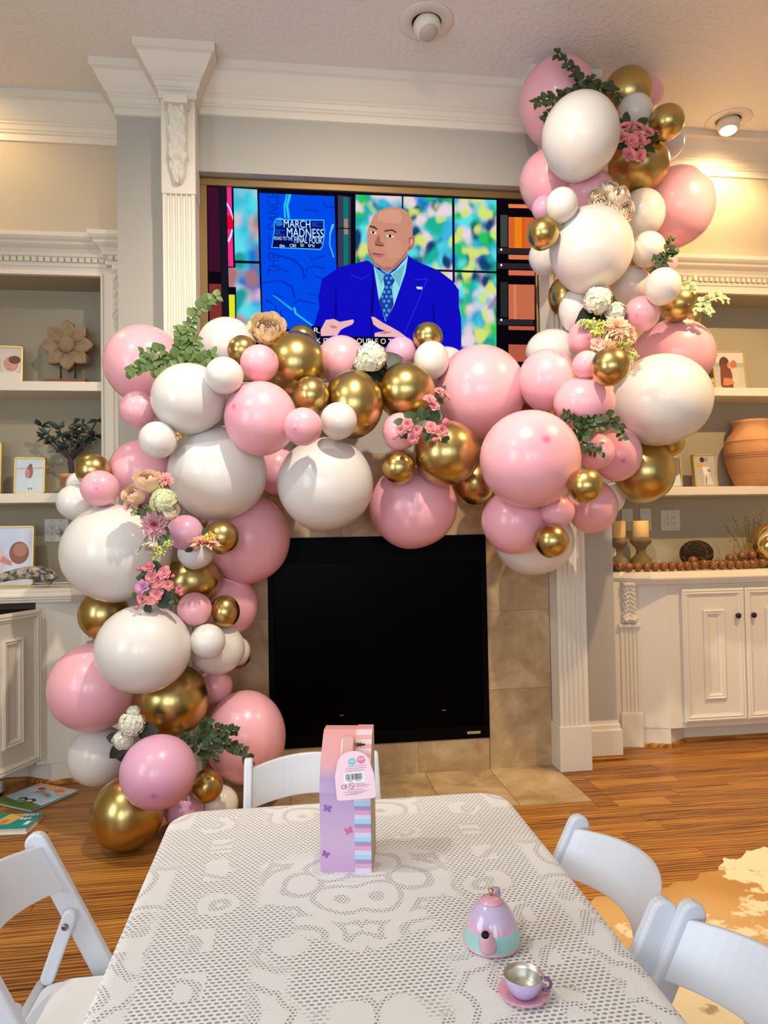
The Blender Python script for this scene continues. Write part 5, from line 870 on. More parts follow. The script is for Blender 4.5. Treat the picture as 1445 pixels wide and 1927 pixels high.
for k in range(34):
    ax=Vector((rnd.gauss(0,1),rnd.gauss(0,1),rnd.gauss(0,1))).normalized(); u_=ax.orthogonal().normalized(); v_=ax.cross(u_)
    (mb2 if k%6==0 else mb).tube([Vector(((u_*cos(a)+v_*sin(a)).x*.0945,(u_*cos(a)+v_*sin(a)).y*.0875,(u_*cos(a)+v_*sin(a)).z*.081)) for a in [2*PI*i/20 for i in range(21)]],.0022,4)
w1=mb.obj('twine_wrap',mat('dark_twine',(52,38,24),.9),o); w1['kind']='stuff'; mb2.obj('light_strand',tw,o)
# mercury glass snow globe and dried sprig
o=thing('snow_globe','gold mercury-glass snow globe with a tiny figure at the right photo edge','snow globe',(2.80,.30,ZCT),R(-32))
GL=mat('mercury_glass',(212,180,110),.12,.9); 
prof=[]
for i in range(15):
    a=PI*(.13+.87*i/14); prof.append((.135*sin(a),.128-.135*cos(a)))
MB().lathe(prof,44).obj('glass_ball',GL,o)
wn=MB().lathe([(.0001,.003),(.04,.002),(.07,-.004),(.072,-.010),(.0001,-.010)],36,Matrix.Translation((0,-.118,.14))@Matrix.Rotation(R(90),4,'X')); wn.obj('window_disc',mat('globe_window',(226,214,184),.25),o)
MB().lathe([(.071,0),(.076,.004),(.078,0),(.076,-.006),(.071,-.004)],36,Matrix.Translation((0,-.118,.14))@Matrix.Rotation(R(90),4,'X'),cap=False).obj('window_rim',GOLDF,o)
MB().add([(cx,-.1245,cz) for cx,cz in [(.0695*cos(a),.14+.0695*sin(a)) for a in [R(190+160*i/12) for i in range(13)]]],[tuple(range(13))]).obj('snow',mat('globe_snow',(206,180,120),.9,var=(120,(150,124,70),.15)),o,fix=False)
mb=MB().ball((.012,-.128,.165),.012,12,8).ball((.015,-.128,.145),.016,12,8); mb.obj('figure',mat('globe_figure',(214,160,140),.6),o)
o=thing('dried_twig_sprig','brown dried twig sprig standing behind the snow globe','dried sprig',(2.72,.40,ZCT))
rnd=random.Random(8); mb=MB(); mb2=MB()
for k in range(9):
    d=Vector((rnd.uniform(-.16,.14),rnd.uniform(-.05,.08),rnd.uniform(.24,.33))); mb.tube([(0,0,0),d*.5+Vector((rnd.uniform(-.01,.01),0,.02)),d],.0014,4)
    for q in range(9): t=rnd.uniform(.6,1.05); mb2.ball(d*t+Vector((rnd.uniform(-.02,.02),rnd.uniform(-.02,.02),rnd.uniform(-.015,.015))),.004,6,4)
mb.obj('twigs',STEMM,o); b_=mb2.obj('dried_berries',mat('dried_berry',(112,84,44),.8),o); b_['kind']='stuff'
# ------------------------------------------------------------------ books and bottle on the floor, left
def printed_book(lab,loc,rot,w,h,t,cover,shapes,spine):
    o=thing('book',lab,'book',loc,rot)
    MB().box((-w/2+.003,-h/2+.003,.002),(w/2-.003,h/2-.003,t-.002)).obj('pages',mat('paper_edge',(226,220,206),.8),o)
    MB().box((-w/2,-h/2,t-.002),(w/2,h/2,t)).box((-w/2,-h/2,0),(w/2,h/2,.002)).box((-w/2,-h/2,0),(-w/2+.003,h/2,t)).obj('cover',spine,o)
    c=MB().box((-w/2,-h/2,t),(w/2,h/2,t+.0006)).obj('cover_art',cover,o)
    for i,(pts,rgb) in enumerate(shapes):
        MB().add([(-w/2+u*w,-h/2+v*h,t+.0009+.0002*i) for u,v in pts],[tuple(range(len(pts)))]).obj('printed_shape',mat('print_%d_%d_%d'%rgb,rgb,.45),c,fix=False)
    return o,c,t
def puff(cx,cz,rx,rz): return ell(cx,cz,rx,rz,12)
o,c,t=printed_book('picture book with sky, grass and colourful lettering on the wood floor',(-1.2165,-.017,0),R(-32),.262,.258,.012,mat('book_sky',(150,198,226),.35,var=(7,(206,226,236),.25)),[([(0,0),(1,0),(1,.2),(.6,.27),(.3,.22),(0,.26)],(92,128,48)),([(0,.78),(.2,.9),(.5,.86),(1,.95),(1,1),(0,1)],(236,170,120)),(puff(.3,.8,.1,.06),(206,84,70)),(puff(.5,.84,.1,.06),(236,176,70)),(puff(.72,.82,.12,.07),(224,120,110)),(puff(.85,.74,.1,.06),(240,190,110)),(puff(.4,.66,.09,.05),(230,130,110)),(puff(.62,.6,.1,.05),(236,150,100)),(puff(.25,.62,.08,.05),(240,200,180)),(puff(.42,.3,.09,.07),(30,26,30)),(puff(.62,.3,.09,.07),(36,28,28)),(puff(.43,.27,.05,.05),(206,160,120)),(puff(.62,.27,.05,.05),(230,220,206)),([(.4,.24),(.55,.26),(.6,.14),(.42,.12)],(110,150,110))],mat('book_spine_green',(30,50,26),.4))
INK=mat('book_ink_blue',(44,50,110),.5)
rnd=random.Random(12); mb=MB()
for k in range(16):   # brush-script title, too small in the photograph to read
    u,v=.26+.036*k,.80-.018*k+.03*sin(k*2.1); dx,dy=.012,.05+.03*(k%3==0); mb.add([(-.131+(u+a_)*.262,-.129+(v+b_)*.258,t+.0045) for a_,b_ in ((-dx,-dy/2),(0,-dy/2),(dx*1.6,dy/2),(dx*.6,dy/2))],[(0,1,2,3)])
mb.obj('brush_title',INK,c,fix=False)
o,c,t=printed_book('teal board book with white lettering on the wood floor at left edge',(-1.205,-.335,0),R(-4),.20,.17,.022,mat('book_teal',(20,150,140),.35),[([(.1,.3),(.5,.3),(.6,.6),(.7,.95),(.3,.95),(.2,.6)],(226,176,96)),([(.28,.35),(.42,.35),(.45,.6),(.3,.6)],(196,140,70))],mat('book_white',(232,230,226),.5))
WI=mat('book_ink_white',(240,240,236),.5); mb=MB()
for (u,v,w,h) in ((.62,.78,.04,.12),(.68,.76,.05,.14),(.75,.79,.05,.12),(.82,.78,.04,.12),(.89,.80,.04,.10),(.64,.56,.05,.12),(.72,.55,.05,.12),(.80,.57,.05,.12),(.83,.22,.09,.22)): mb.add([(-.10+(u+a_*w)*.20,-.085+(v+b_*h)*.17,t+.0016) for a_,b_ in ((0,0),(1,0),(1.2,1),(.2,1))],[(0,1,2,3)])
mb.obj('block_title',WI,c,fix=False)['kind']='stuff'
o=thing('bottle','dark green bottle with pale label under the open cabinet door','bottle',(-1.425,.05,0))
MB().lathe([(.034,0),(.036,.01),(.036,.10),(.02,.125),(.015,.14),(.015,.16),(.0001,.16)],24).obj('bottle_body',mat('bottle_green',(40,54,30),.3),o)
MB().lathe([(.0365,.02),(.0365,.075)],24,cap=False).obj('label',mat('bottle_label',(196,200,200),.6),o)
# ------------------------------------------------------------------ cowhide rug
class NB_:   # tiny node-math helper
    def __init__(s,m): s.n,s.l=nodes(m)
    def m(s,op,a,b=None,c=None):
        x=s.n.new('ShaderNodeMath'); x.operation=op
        for i,v in enumerate((a,b,c)):
            if v is None: continue
            if isinstance(v,(int,float)): x.inputs[i].default_value=v
            else: s.l.new(v,x.inputs[i])
        return x.outputs[0]
    def step(s,v,a,b):
        x=s.n.new('ShaderNodeMapRange'); x.interpolation_type='SMOOTHSTEP'; s.l.new(v,x.inputs[0]); x.inputs[1].default_value=a; x.inputs[2].default_value=b; return x.outputs[0]
def hide_mat():
    m=mat('cowhide',(200,150,90),.85); q=NB_(m); n,l=q.n,q.l; b=n['Principled BSDF']; tc=n.new('ShaderNodeTexCoord')
    t=n.new('ShaderNodeTexNoise'); t.inputs['Scale'].default_value=3.4; t.inputs['Detail'].default_value=6; t.inputs['Roughness'].default_value=.6; l.new(tc.outputs['Object'],t.inputs['Vector'])
    t2=n.new('ShaderNodeTexNoise'); t2.inputs['Scale'].default_value=16; t2.inputs['Detail'].default_value=4; l.new(tc.outputs['Object'],t2.inputs['Vector'])
    t3=n.new('ShaderNodeTexNoise'); t3.inputs['Scale'].default_value=1.1; t3.inputs['Detail'].default_value=2; l.new(tc.outputs['Object'],t3.inputs['Vector'])
    base=n.new('ShaderNodeMix'); base.data_type='RGBA'; base.inputs[6].default_value=(*lin((214,174,112)),1); base.inputs[7].default_value=(*lin((186,134,70)),1); l.new(q.step(t3.outputs['Fac'],.4,.62),base.inputs[0])
    mx=n.new('ShaderNodeMix'); mx.data_type='RGBA'; l.new(base.outputs[2],mx.inputs[6]); mx.inputs[7].default_value=(*lin((240,224,184)),1); l.new(q.step(t.outputs['Fac'],.52,.55),mx.inputs[0])
    mx2=n.new('ShaderNodeMix'); mx2.data_type='RGBA'; l.new(mx.outputs[2],mx2.inputs[6]); mx2.inputs[7].default_value=(*lin((150,110,70)),1)
    l.new(q.m('MULTIPLY',q.m('MULTIPLY',q.step(t2.outputs['Fac'],.6,.7),.7),q.step(t.outputs['Fac'],.56,.62)),mx2.inputs[0]); l.new(mx2.outputs[2],b.inputs['Base Color']); return m
rp=[(.90,-1.36),(.97,-1.29),(1.06,-1.28),(1.12,-1.32),(1.22,-1.28),(1.30,-1.235),(1.34,-1.25),(1.40,-1.19),(1.46,-1.195),(1.52,-1.14),(1.545,-1.105),(1.58,-1.13),(1.66,-1.07),(1.74,-1.05),(1.80,-1.07),(1.90,-1.01),(2.0,-.99),(2.1,-1.03),(2.35,-.92),(2.5,-1.1),(2.75,-1.2),(2.7,-1.5),(2.85,-1.8),(2.75,-2.2),(2.85,-2.5),(2.4,-2.75),(2.2,-2.95),(1.8,-2.8),(1.4,-2.95),(1.1,-2.7),(1.0,-2.45),(.85,-2.3),(.92,-2.0),(.84,-1.75),(.9,-1.55)]
pts=[]
rnd=random.Random(5)
for i in range(len(rp)):
    a,b_=Vector(rp[i]),Vector(rp[(i+1)%len(rp)])
    for k in range(4): p=a.lerp(b_,k/4); pts.append((p.x+rnd.uniform(-.006,.006),p.y+rnd.uniform(-.006,.006)))
tag(MB().prism(pts[::-1],.0005,.007,'z').obj('cowhide_rug',hide_mat()),'tan and cream cowhide rug on the wooden floor at right','rug')
# ------------------------------------------------------------------ table and lace cloth
TZ=.570; TX0,TX1,TY0,TY1=-.292,.507,-3.02,-1.805; RC=.075
def rrect(x0,x1,y0,y1,r_,n=10):
    P=[]
    for (cx,cy,a0) in ((x1-r_,y1-r_,0),(x0+r_,y1-r_,90),(x0+r_,y0+r_,180),(x1-r_,y0+r_,270)):
        for k in range(n+1): a=R(a0+90*k/n); P.append((cx+r_*cos(a),cy+r_*sin(a)))
    out=[]
    for i in range(len(P)):
        a,b_=Vector(P[i]),Vector(P[(i+1)%len(P)]); m=max(1,int((b_-a).length/.03))
        for k in range(m): out.append(tuple(a.lerp(b_,k/m)))
    return out
tb=thing('folding_table','white folding table standing under the lace tablecloth','table',(0,0,0))
MB().prism(rrect(TX0+.006,TX1-.006,TY0+.006,TY1-.006,RC),TZ-.035,TZ-.0035,'z').obj('table_top',mat('table_plastic',(196,196,196),.5),tb)
for x in (TX0+.12,TX1-.12):
    for y_ in (TY0+.15,TY1-.22): MB().tube([(x,y_,0),(x,y_,TZ-.035)],.014,12).obj('leg',mat('table_leg_grey',(150,150,152),.4,.5),tb)
def lace_mat():
    m=mat('lace',(240,239,236),.9); q=NB_(m); n,l=q.n,q.l; b=n['Principled BSDF']; out=n['Material Output']
    g=n.new('ShaderNodeTexCoord'); sp=n.new('ShaderNodeSeparateXYZ'); l.new(g.outputs['Object'],sp.inputs[0]); X_,Y_=sp.outputs[0],sp.outputs[1]
    # staggered net of flat oval holes
    def net(px,py,hx,hy):
        v=q.m('DIVIDE',Y_,py); row=q.m('FLOOR',v); off=q.m('MULTIPLY',q.m('MODULO',row,2.0),.5)
        u=q.m('ADD',q.m('DIVIDE',X_,px),off); fu=q.m('SUBTRACT',q.m('FRACT',u),.5); fv=q.m('SUBTRACT',q.m('FRACT',v),.5)
        d=q.m('ADD',q.m('POWER',q.m('DIVIDE',fu,hx),2.0),q.m('POWER',q.m('DIVIDE',fv,hy),2.0)); return q.m('SUBTRACT',1.0,q.step(d,.75,1.15))
    nt=net(.0105,.0078,.36,.27); fine=net(.0035,.0035,.24,.24)
    # curling motifs: contour lines of a distorted cell distance
    no=n.new('ShaderNodeTexNoise'); no.inputs['Scale'].default_value=9; no.inputs['Detail'].default_value=1; l.new(g.outputs['Object'],no.inputs['Vector'])
    ad=n.new('ShaderNodeVectorMath'); ad.operation='MULTIPLY_ADD'; l.new(no.outputs['Color'],ad.inputs[0]); ad.inputs[1].default_value=(.05,.05,.05); l.new(g.outputs['Object'],ad.inputs[2])
    # mirror the motif about the table's centre line
    sp2=n.new('ShaderNodeSeparateXYZ'); l.new(ad.outputs[0],sp2.inputs[0]); cb=n.new('ShaderNodeCombineXYZ'); l.new(q.m('ABSOLUTE',q.m('SUBTRACT',sp2.outputs[0],.13)),cb.inputs[0]); l.new(sp2.outputs[1],cb.inputs[1])
    vo=n.new('ShaderNodeTexVoronoi'); vo.inputs['Scale'].default_value=8.5; l.new(cb.outputs[0],vo.inputs['Vector']); D_=vo.outputs['Distance']
    ring=q.m('SUBTRACT',1.0,q.step(q.m('ABSOLUTE',q.m('SUBTRACT',q.m('FRACT',q.m('MULTIPLY',D_,3.4)),.5)),.12,.20))
    dash=net(.0068,.0062,.34,.30)
    motif=q.m('MULTIPLY',ring,dash)
    # where the open net lies: two long side bands plus patches, closed weave elsewhere
    n2=n.new('ShaderNodeTexNoise'); n2.inputs['Scale'].default_value=5.5; n2.inputs['Detail'].default_value=1; l.new(cb.outputs[0],n2.inputs['Vector'])
    ax=q.m('ABSOLUTE',q.m('SUBTRACT',X_,.1075))
    side=q.m('MULTIPLY',q.step(ax,.17,.19),q.m('SUBTRACT',1.0,q.step(ax,.335,.35)))
    far=q.m('MULTIPLY',q.step(Y_,-2.12,-2.05),q.m('SUBTRACT',1.0,q.step(Y_,-1.93,-1.90)))
    zone=q.m('MAXIMUM',side,q.m('MAXIMUM',far,q.step(n2.outputs['Fac'],.56,.6)))
    # ladder medallions inside the bands stay closed
    lx=q.m('SUBTRACT',1.0,q.step(q.m('ABSOLUTE',q.m('SUBTRACT',ax,.265)),.020,.022)); ly=q.m('SUBTRACT',1.0,q.step(q.m('ABSOLUTE',q.m('SUBTRACT',q.m('FRACT',q.m('DIVIDE',Y_,.115)),.5)),.27,.29))
    zone=q.m('MULTIPLY',zone,q.m('SUBTRACT',1.0,q.m('MULTIPLY',lx,ly)))
    solid=q.m('MULTIPLY',q.step(n2.outputs['Fac'],.60,.63),q.m('SUBTRACT',1.0,q.step(D_,.33,.36)))
    zone=q.m('MULTIPLY',zone,q.m('SUBTRACT',1.0,q.m('MULTIPLY',q.m('SUBTRACT',1.0,q.step(D_,.30,.32)),q.step(no.outputs['Fac'],.48,.52))))
    hole=q.m('MAXIMUM',q.m('MULTIPLY',nt,zone),q.m('MULTIPLY',q.m('SUBTRACT',1.0,zone),q.m('MAXIMUM',motif,q.m('MULTIPLY',fine,.35))))
    tr=n.new('ShaderNodeBsdfTransparent'); ms=n.new('ShaderNodeMixShader'); l.new(q.m('MULTIPLY',hole,.72),ms.inputs[0]); l.new(b.outputs[0],ms.inputs[1]); l.new(tr.outputs[0],ms.inputs[2]); l.new(ms.outputs[0],out.inputs[0])
    bp=n.new('ShaderNodeBump'); bp.invert=True; bp.inputs['Strength'].default_value=.6; bp.inputs['Distance'].default_value=.002; l.new(hole,bp.inputs['Height']); l.new(bp.outputs['Normal'],b.inputs['Normal']); return m
base=rrect(TX0,TX1,TY0,TY1,RC); n=len(base); cxy=Vector(((TX0+TX1)/2,(TY0+TY1)/2)); vs=[];fs=[]
nr=[]
for i in range(n):
    t_=(Vector(base[(i+1)%n])-Vector(base[i-1])).normalized(); nr.append(Vector((t_.y,-t_.x)))
rings=[(-.02,TZ),(-.008,TZ-.0005),(-.002,TZ-.004),(.002,TZ-.012),(.005,TZ-.05),(.012,TZ-.12),(.018,TZ-.20),(.022,TZ-.25)]
for j,(o_,z) in enumerate(rings):
    for i in range(n):
        wv=(.010*sin(i*.55)+.007*sin(i*.23+1))*max(0,(j-3)/4); p=Vector(base[i])+nr[i]*(o_+wv); vs.append((p.x,p.y,z))
for j in range(len(rings)-1):
    for i in range(n): fs.append((j*n+i,j*n+(i+1)%n,(j+1)*n+(i+1)%n,(j+1)*n+i))
# flat top as a grid of strips so the crease can stand up
top=MB().add(vs,fs,0,True); o0=len(top.v); gx,gy=24,30; cx0,cx1,cy0,cy1=TX0,TX1,TY0,TY1
top.f.append(tuple(range(n))); top.mi.append(0); top.sm.append(False)
tag(top.obj('lace_tablecloth',lace_mat()),'ivory lace tablecloth draped over the table','tablecloth')
# ------------------------------------------------------------------ white folding chairs
RES=mat('white_resin',(216,218,224),.32,spec=.45); PADM=mat('white_vinyl_pad',(236,234,230),.45); BOLT=mat('bolt_steel',(130,130,134),.3,1)
def chair_parts(root):
    HW=.168
    top=Vector((-.152,.622)); foot=Vector((.155,0)); d=(foot-top).normalized(); nn=Vector((d.y,-d.x)); hw=.022
    def board(a,b_,hw_,ra=True,rb=False):
        dd=(b_-a).normalized(); pn=Vector((dd.y,-dd.x)); P=[]
        if ra:
            c=a+dd*hw_
            for k in range(9): an=-PI/2+PI*k/8; P.append(c-dd*cos(an)*hw_+pn*(-sin(an))*hw_)
        else: P+= [a+pn*hw_,a-pn*hw_]
        if rb:
            c=b_-dd*hw_
            for k in range(9): an=-PI/2+PI*k/8; P.append(c+dd*cos(an)*hw_+pn*sin(an)*hw_)
        else: P+=[b_-pn*hw_,b_+pn*hw_]
        return [tuple(p) for p in P]
    for s_ in (-1,1):
        x0=s_*HW-.011
        p=MB().prism(board(top,foot,hw),x0,x0+.022,'x').obj('post',RES,root,bev=.005)
        x1=s_*(HW-.026)-.008
        MB().prism(board(Vector((.035,.315)),Vector((-.175,0)),.016),x1,x1+.016,'x').obj('rear_leg',RES,root,bev=.004)
        lk=MB().prism(board(Vector((-.068,.475)),Vector((-.118,.335)),.0135,True,True),x1,x1+.016,'x').obj('link_arm',RES,root,bev=.004)
        MB().lathe([(.0001,.004),(.006,.004),(.0065,0)],14,Matrix.Translation((x1+(.016 if s_<0 else 0),-.078,.448))@Matrix.Rotation(R(90*(-s_)),4,'Y')).obj('bolt',BOLT,lk)
    # curved back slat (bows away from the sitter), leaning with the posts
    n=18; vs=[];fs=[]; zc0,zc1=.510,.600
    for i in range(n+1):
        t=-1+2*i/n; x=t*(HW-.011); bow=.062*(1-t*t)
        arc=.012*(1-t*t)
        for (z,th) in ((zc0+arc*.6,0),(zc1+arc,0),(zc1+arc,.012),(zc0+arc*.6,.012)):
            yb_=-.152+(.622-z)*.495; vs.append((x,yb_-bow+th*1.0,z))
    for i in range(n):
        for k in range(4): a=i*4+k; b_=i*4+(k+1)%4; fs.append((a,b_,b_+4,a+4))
    fs+= [(0,1,2,3),tuple(n*4+k for k in (3,2,1,0))]
    MB().add(vs,fs,0,False).obj('back_slat',RES,root,bev=.003)
    MB().prism(rrect(-.140,.140,-.118,.190,.03,5),.318,.340,'z').obj('seat_frame',RES,root,bev=.004)
    MB().prism(rrect(-.128,.128,-.088,.178,.03,5),.3395,.352,'z').obj('seat_pad',PADM,root,bev=.005,seg=3)
    MB().tube([(-.15,-.128,.330),(.15,-.128,.330)],.011,12).obj('rear_bar',RES,root)
    MB().tube([(-.16,.095,.12),(.16,.095,.12)],.009,10).obj('front_stretcher',RES,root); MB().tube([(-.14,-.117,.085),(.14,-.117,.085)],.009,10).obj('rear_stretcher',RES,root)
def copy_chair(src,loc,rz,label):
    o=src.copy(); COL.objects.link(o); o.location=loc; o.rotation_euler=(0,0,rz); o['label']=label
    for ch in src.children:
        c=ch.copy(); COL.objects.link(c); c.parent=o
        for g_ in ch.children: e=g_.copy(); COL.objects.link(e); e.parent=c
    return o
ch0=thing('folding_chair','white folding chair pulled back on the left side of the table','chair',(-.383,-2.178,0),R(-90),'small white folding chairs around the table')
chair_parts(ch0)
copy_chair(ch0,(.437,-2.281,0),R(90),'white folding chair on the right side of the table, nearer the fireplace')
copy_chair(ch0,(.478,-2.632,0),R(90),'white folding chair on the right side of the table, at the photo edge')
copy_chair(ch0,(.040,-1.752,0),R(180),'white folding chair at the far end of the table before the fireplace')
# ------------------------------------------------------------------ toy case with tag
def grad_mat(name,stops,axis=2,rough=.35):
    m=mat(name,(200,170,200),rough); n,l=nodes(m); b=n['Principled BSDF']; tc=n.new('ShaderNodeTexCoord'); sp=n.new('ShaderNodeSeparateXYZ'); l.new(tc.outputs['Object'],sp.inputs[0])
    mr=n.new('ShaderNodeMapRange'); mr.inputs[1].default_value=stops[0][0]; mr.inputs[2].default_value=stops[-1][0]; l.new(sp.outputs[axis],mr.inputs[0])
    rp_=n.new('ShaderNodeValToRGB'); el=rp_.color_ramp.elements
    for i,(z,c) in enumerate(stops):
        p=(z-stops[0][0])/(stops[-1][0]-stops[0][0]); x=el[i] if i<2 else el.new(p); x.position=p; x.color=(*lin(c),1)
    l.new(mr.outputs[0],rp_.inputs['Fac']); l.new(rp_.outputs['Color'],b.inputs['Base Color']); return m
def stripe_mat():
    m=mat('case_stripes',(220,190,210),.35); n,l=nodes(m); b=n['Principled BSDF']; tc=n.new('ShaderNodeTexCoord'); sp=n.new('ShaderNodeSeparateXYZ'); l.new(tc.outputs['Object'],sp.inputs[0]); q=NB_(m)
    f_=q.m('FRACT',q.m('DIVIDE',sp.outputs[2],.0336)); rp_=n.new('ShaderNodeValToRGB'); rp_.color_ramp.interpolation='CONSTANT'; el=rp_.color_ramp.elements
    for i,(p,c) in enumerate(((0,(214,206,228)),(.25,(222,162,188)),(.5,(176,138,186)),(.75,(160,212,226)))):
        x=el[i] if i<2 else el.new(p); x.position=p; x.color=(*lin(c),1)
    l.new(f_,rp_.inputs['Fac'])
    f2=q.m('FRACT',q.m('DIVIDE',sp.outputs[2],.014)); r2=n.new('ShaderNodeValToRGB'); r2.color_ramp.interpolation='CONSTANT'; e2=r2.color_ramp.elements; e2[0].color=(*lin((238,170,178)),1); e2[1].position=.5; e2[1].color=(*lin((240,214,206)),1); l.new(f2,r2.inputs['Fac'])
    mx=n.new('ShaderNodeMix'); mx.data_type='RGBA'; l.new(q.step(sp.outputs[2],.196,.198),mx.inputs[0]); l.new(rp_.outputs['Color'],mx.inputs[6]); l.new(r2.outputs['Color'],mx.inputs[7]); l.new(mx.outputs[2],b.inputs['Base Color']); return m
bx=thing('toy_carry_case','pink and lilac cardboard toy case with butterflies and a hanging tag','toy case',(.042,-2.159,TZ),R(-11))
prf=[(0,0),(0,.150),(.004,.176),(.014,.200),(.060,.246),(.072,.252),(.100,.252),(.100,0)]
BWm=grad_mat('case_print',[(0,(196,158,194)),(.06,(206,172,200)),(.13,(192,162,198)),(.176,(178,152,190)),(.197,(226,164,170)),(.252,(232,162,158))])
MB().prism(prf[::-1],.0,.098,'x').obj('case_body',BWm,bx)
off=lambda k:[(y_-k if y_<.09 else y_+k,z+(k if z>.2 else 0)) for y_,z in prf]
MB().prism(off(.0012)[::-1],.067,.0985,'x').obj('striped_band',stripe_mat(),bx)
MB().prism([(y_+.004 if y_<.09 else y_-.004,z-(.004 if z>.2 else 0)) for y_,z in prf][::-1],.098,.0995,'x').obj('end_panel',mat('kraft_end',(196,166,140),.6),bx)
PUR=(150,86,156); 
def butterfly(x,z,s_,rgb,rot):
    mb=MB(); M_=Matrix.Translation((x,-.0006,z))@Matrix.Rotation(rot,4,'Y')
    for sx in (-1,1):
        for (a,l_,w) in ((.75,1,.42),(-.55,.8,.38)):
            d=Vector((sx*cos(a),0,sin(a))); p=Vector((-d.z,0,d.x)); P=[Vector((0,0,0))]+[d*(l_*t)+p*(w*h_) for t,h_ in ((.5,.8),(.9,.7),(1,0),(.9,-.7),(.5,-.8))]
            mb.add([M_@(v*s_) for v in P],[tuple(range(6))])
    mb.obj('printed_butterfly',mat('print_b_%d'%rgb[0],rgb,.4),bx,fix=False)
butterfly(.015,.120,.0095,(146,92,170),.2); butterfly(.056,.078,.0095,(206,104,140),-.4); butterfly(.010,.033,.0085,(158,80,160),.5)
HND=mat('rose_plastic',(232,172,160),.15,coat=.5)
h=MB().prism(rrect(-.013,.013,-.024,.024,.007,4),0,.013,'z').obj('handle',HND,bx,bev=.003,seg=3); h.matrix_local=Matrix.Translation((.052,.034,.222))@Matrix.Rotation(R(45),4,'X')
mb=MB()
for i in range(3): mb.lathe([(.0025,-.0015),(.004,0),(.0025,.0015)],12,Matrix.Translation((.072+.006*i,.028,.234))@Matrix.Rotation(R(60+40*i),4,'X'))
mb.obj('metal_chain',mat('chain_dark',(90,70,56),.25,1),bx)
TAG=mat('tag_card',(246,206,214),.3); tg_=[]
for k in range(13): a=R(180-180*k/12); tg_.append((.0375*cos(a)*.86,.018+.026*sin(a)))
tg_=[(-.037,-.040),(-.034,-.044),(.034,-.044),(.0375,-.040),(.0375,.0)]+[(x,z) for x,z in tg_[::-1]]+[(-.0375,.0)]
tgo=MB().prism(tg_,-.0005,.0005,'y').obj('hang_tag',TAG,bx); tgo.matrix_local=Matrix.Translation((.070,-.016,.190))@Matrix.Rotation(R(-5),4,'Y')@Matrix.Rotation(R(-8),4,'X')
MB().tube([(.070,.018,.226),(.070,-.004,.222),(.068,-.014,.214)],.0008,5).obj('tag_loop',mat('clear_loop',(225,220,220),.2),bx)
def tq(x,y_): return ((x-620)/400*.075,(615-y_)/480*.088)
def tflat(pts,rgb,i): MB().add([(*[p[0]],-.0007-.0001*i,p[1]) for p in pts],[tuple(range(len(pts)))]).obj('tag_print',mat('tagp_%d_%d_%d'%rgb,rgb,.4),tgo,fix=False)
for (cx,cy,r_,rgb) in ((608,480,41,(120,196,206)),(702,470,44,(232,120,150))): c_=tq(cx,cy); tflat(ell(c_[0],c_[1],r_/400*.075,r_/480*.08,20),rgb,0)
def rect(x0,y0,x1,y1): return [tq(x0,y1),tq(x1,y1),tq(x1,y0),tq(x0,y0)]
tflat(rect(515,592,718,688),(246,244,240),0); tflat(rect(522,660,712,664),(246,244,240),1)
rnd=random.Random(2); mb=MB(); x=530
while x<698:
    w=rnd.choice((3,5,8)); p=rect(x,600,x+w,660); mb.add([(a_,-.001,b_) for a_,b_ in p],[(0,1,2,3)]); x+=w+rnd.choice((3,4,6))
for (x0,y0,x1) in ((540,668,600),(625,668,690)): mb.add([(a_,-.001,b_) for a_,b_ in rect(x0,y0,x1,y0+5)],[(0,1,2,3)])
mb.obj('barcode',mat('tag_ink',(24,22,26),.5),tgo,fix=False)
mb=MB()
for (x0,x1,y0) in ((556,750,524),(540,748,546),(530,722,568),(628,715,700),(628,770,714),(628,740,728),(540,700,756),(505,735,775),(560,690,788),(505,650,800)): mb.add([(a_,-.0009,b_) for a_,b_ in rect(x0,y0,x1,y0+4)],[(0,1,2,3)])
mb.obj('fine_print',mat('tag_ink_soft',(150,104,118),.5),tgo,fix=False)
WI2=mat('tag_white',(250,248,246),.4)
for (s_,x0,y1,w,hh,mm) in (('NON',585,486,46,20,WI2),('LEAD',670,470,66,22,WI2),('CE',478,742,60,40,mat('tag_ink',(24,22,26),.5))):
    p=tq(x0,y1); link('tag_lettering',text_mesh(s_,w/400*.075,hh/480*.088,mm),tgo,(p[0],-.0011,p[1]),(R(90),0,0))
c_=tq(583,716); ro=[(c_[0]+.0056*cos(2*PI*k/20),c_[1]+.0056*sin(2*PI*k/20)) for k in range(20)]; ri=[(c_[0]+.0046*cos(2*PI*k/20),c_[1]+.0046*sin(2*PI*k/20)) for k in range(20)]
mb=MB().add([(x,-.001,z) for x,z in ro+ri],[(k,(k+1)%20,20+(k+1)%20,20+k) for k in range(20)]).add([(c_[0]-.0038,-.001,c_[1]+.0028),(c_[0]-.003,-.001,c_[1]+.0036),(c_[0]+.0038,-.001,c_[1]-.0028),(c_[0]+.003,-.001,c_[1]-.0036)],[(0,1,2,3)]); mb.obj('prohibition_mark',mat('tag_red',(196,60,70),.5),tgo,fix=False)
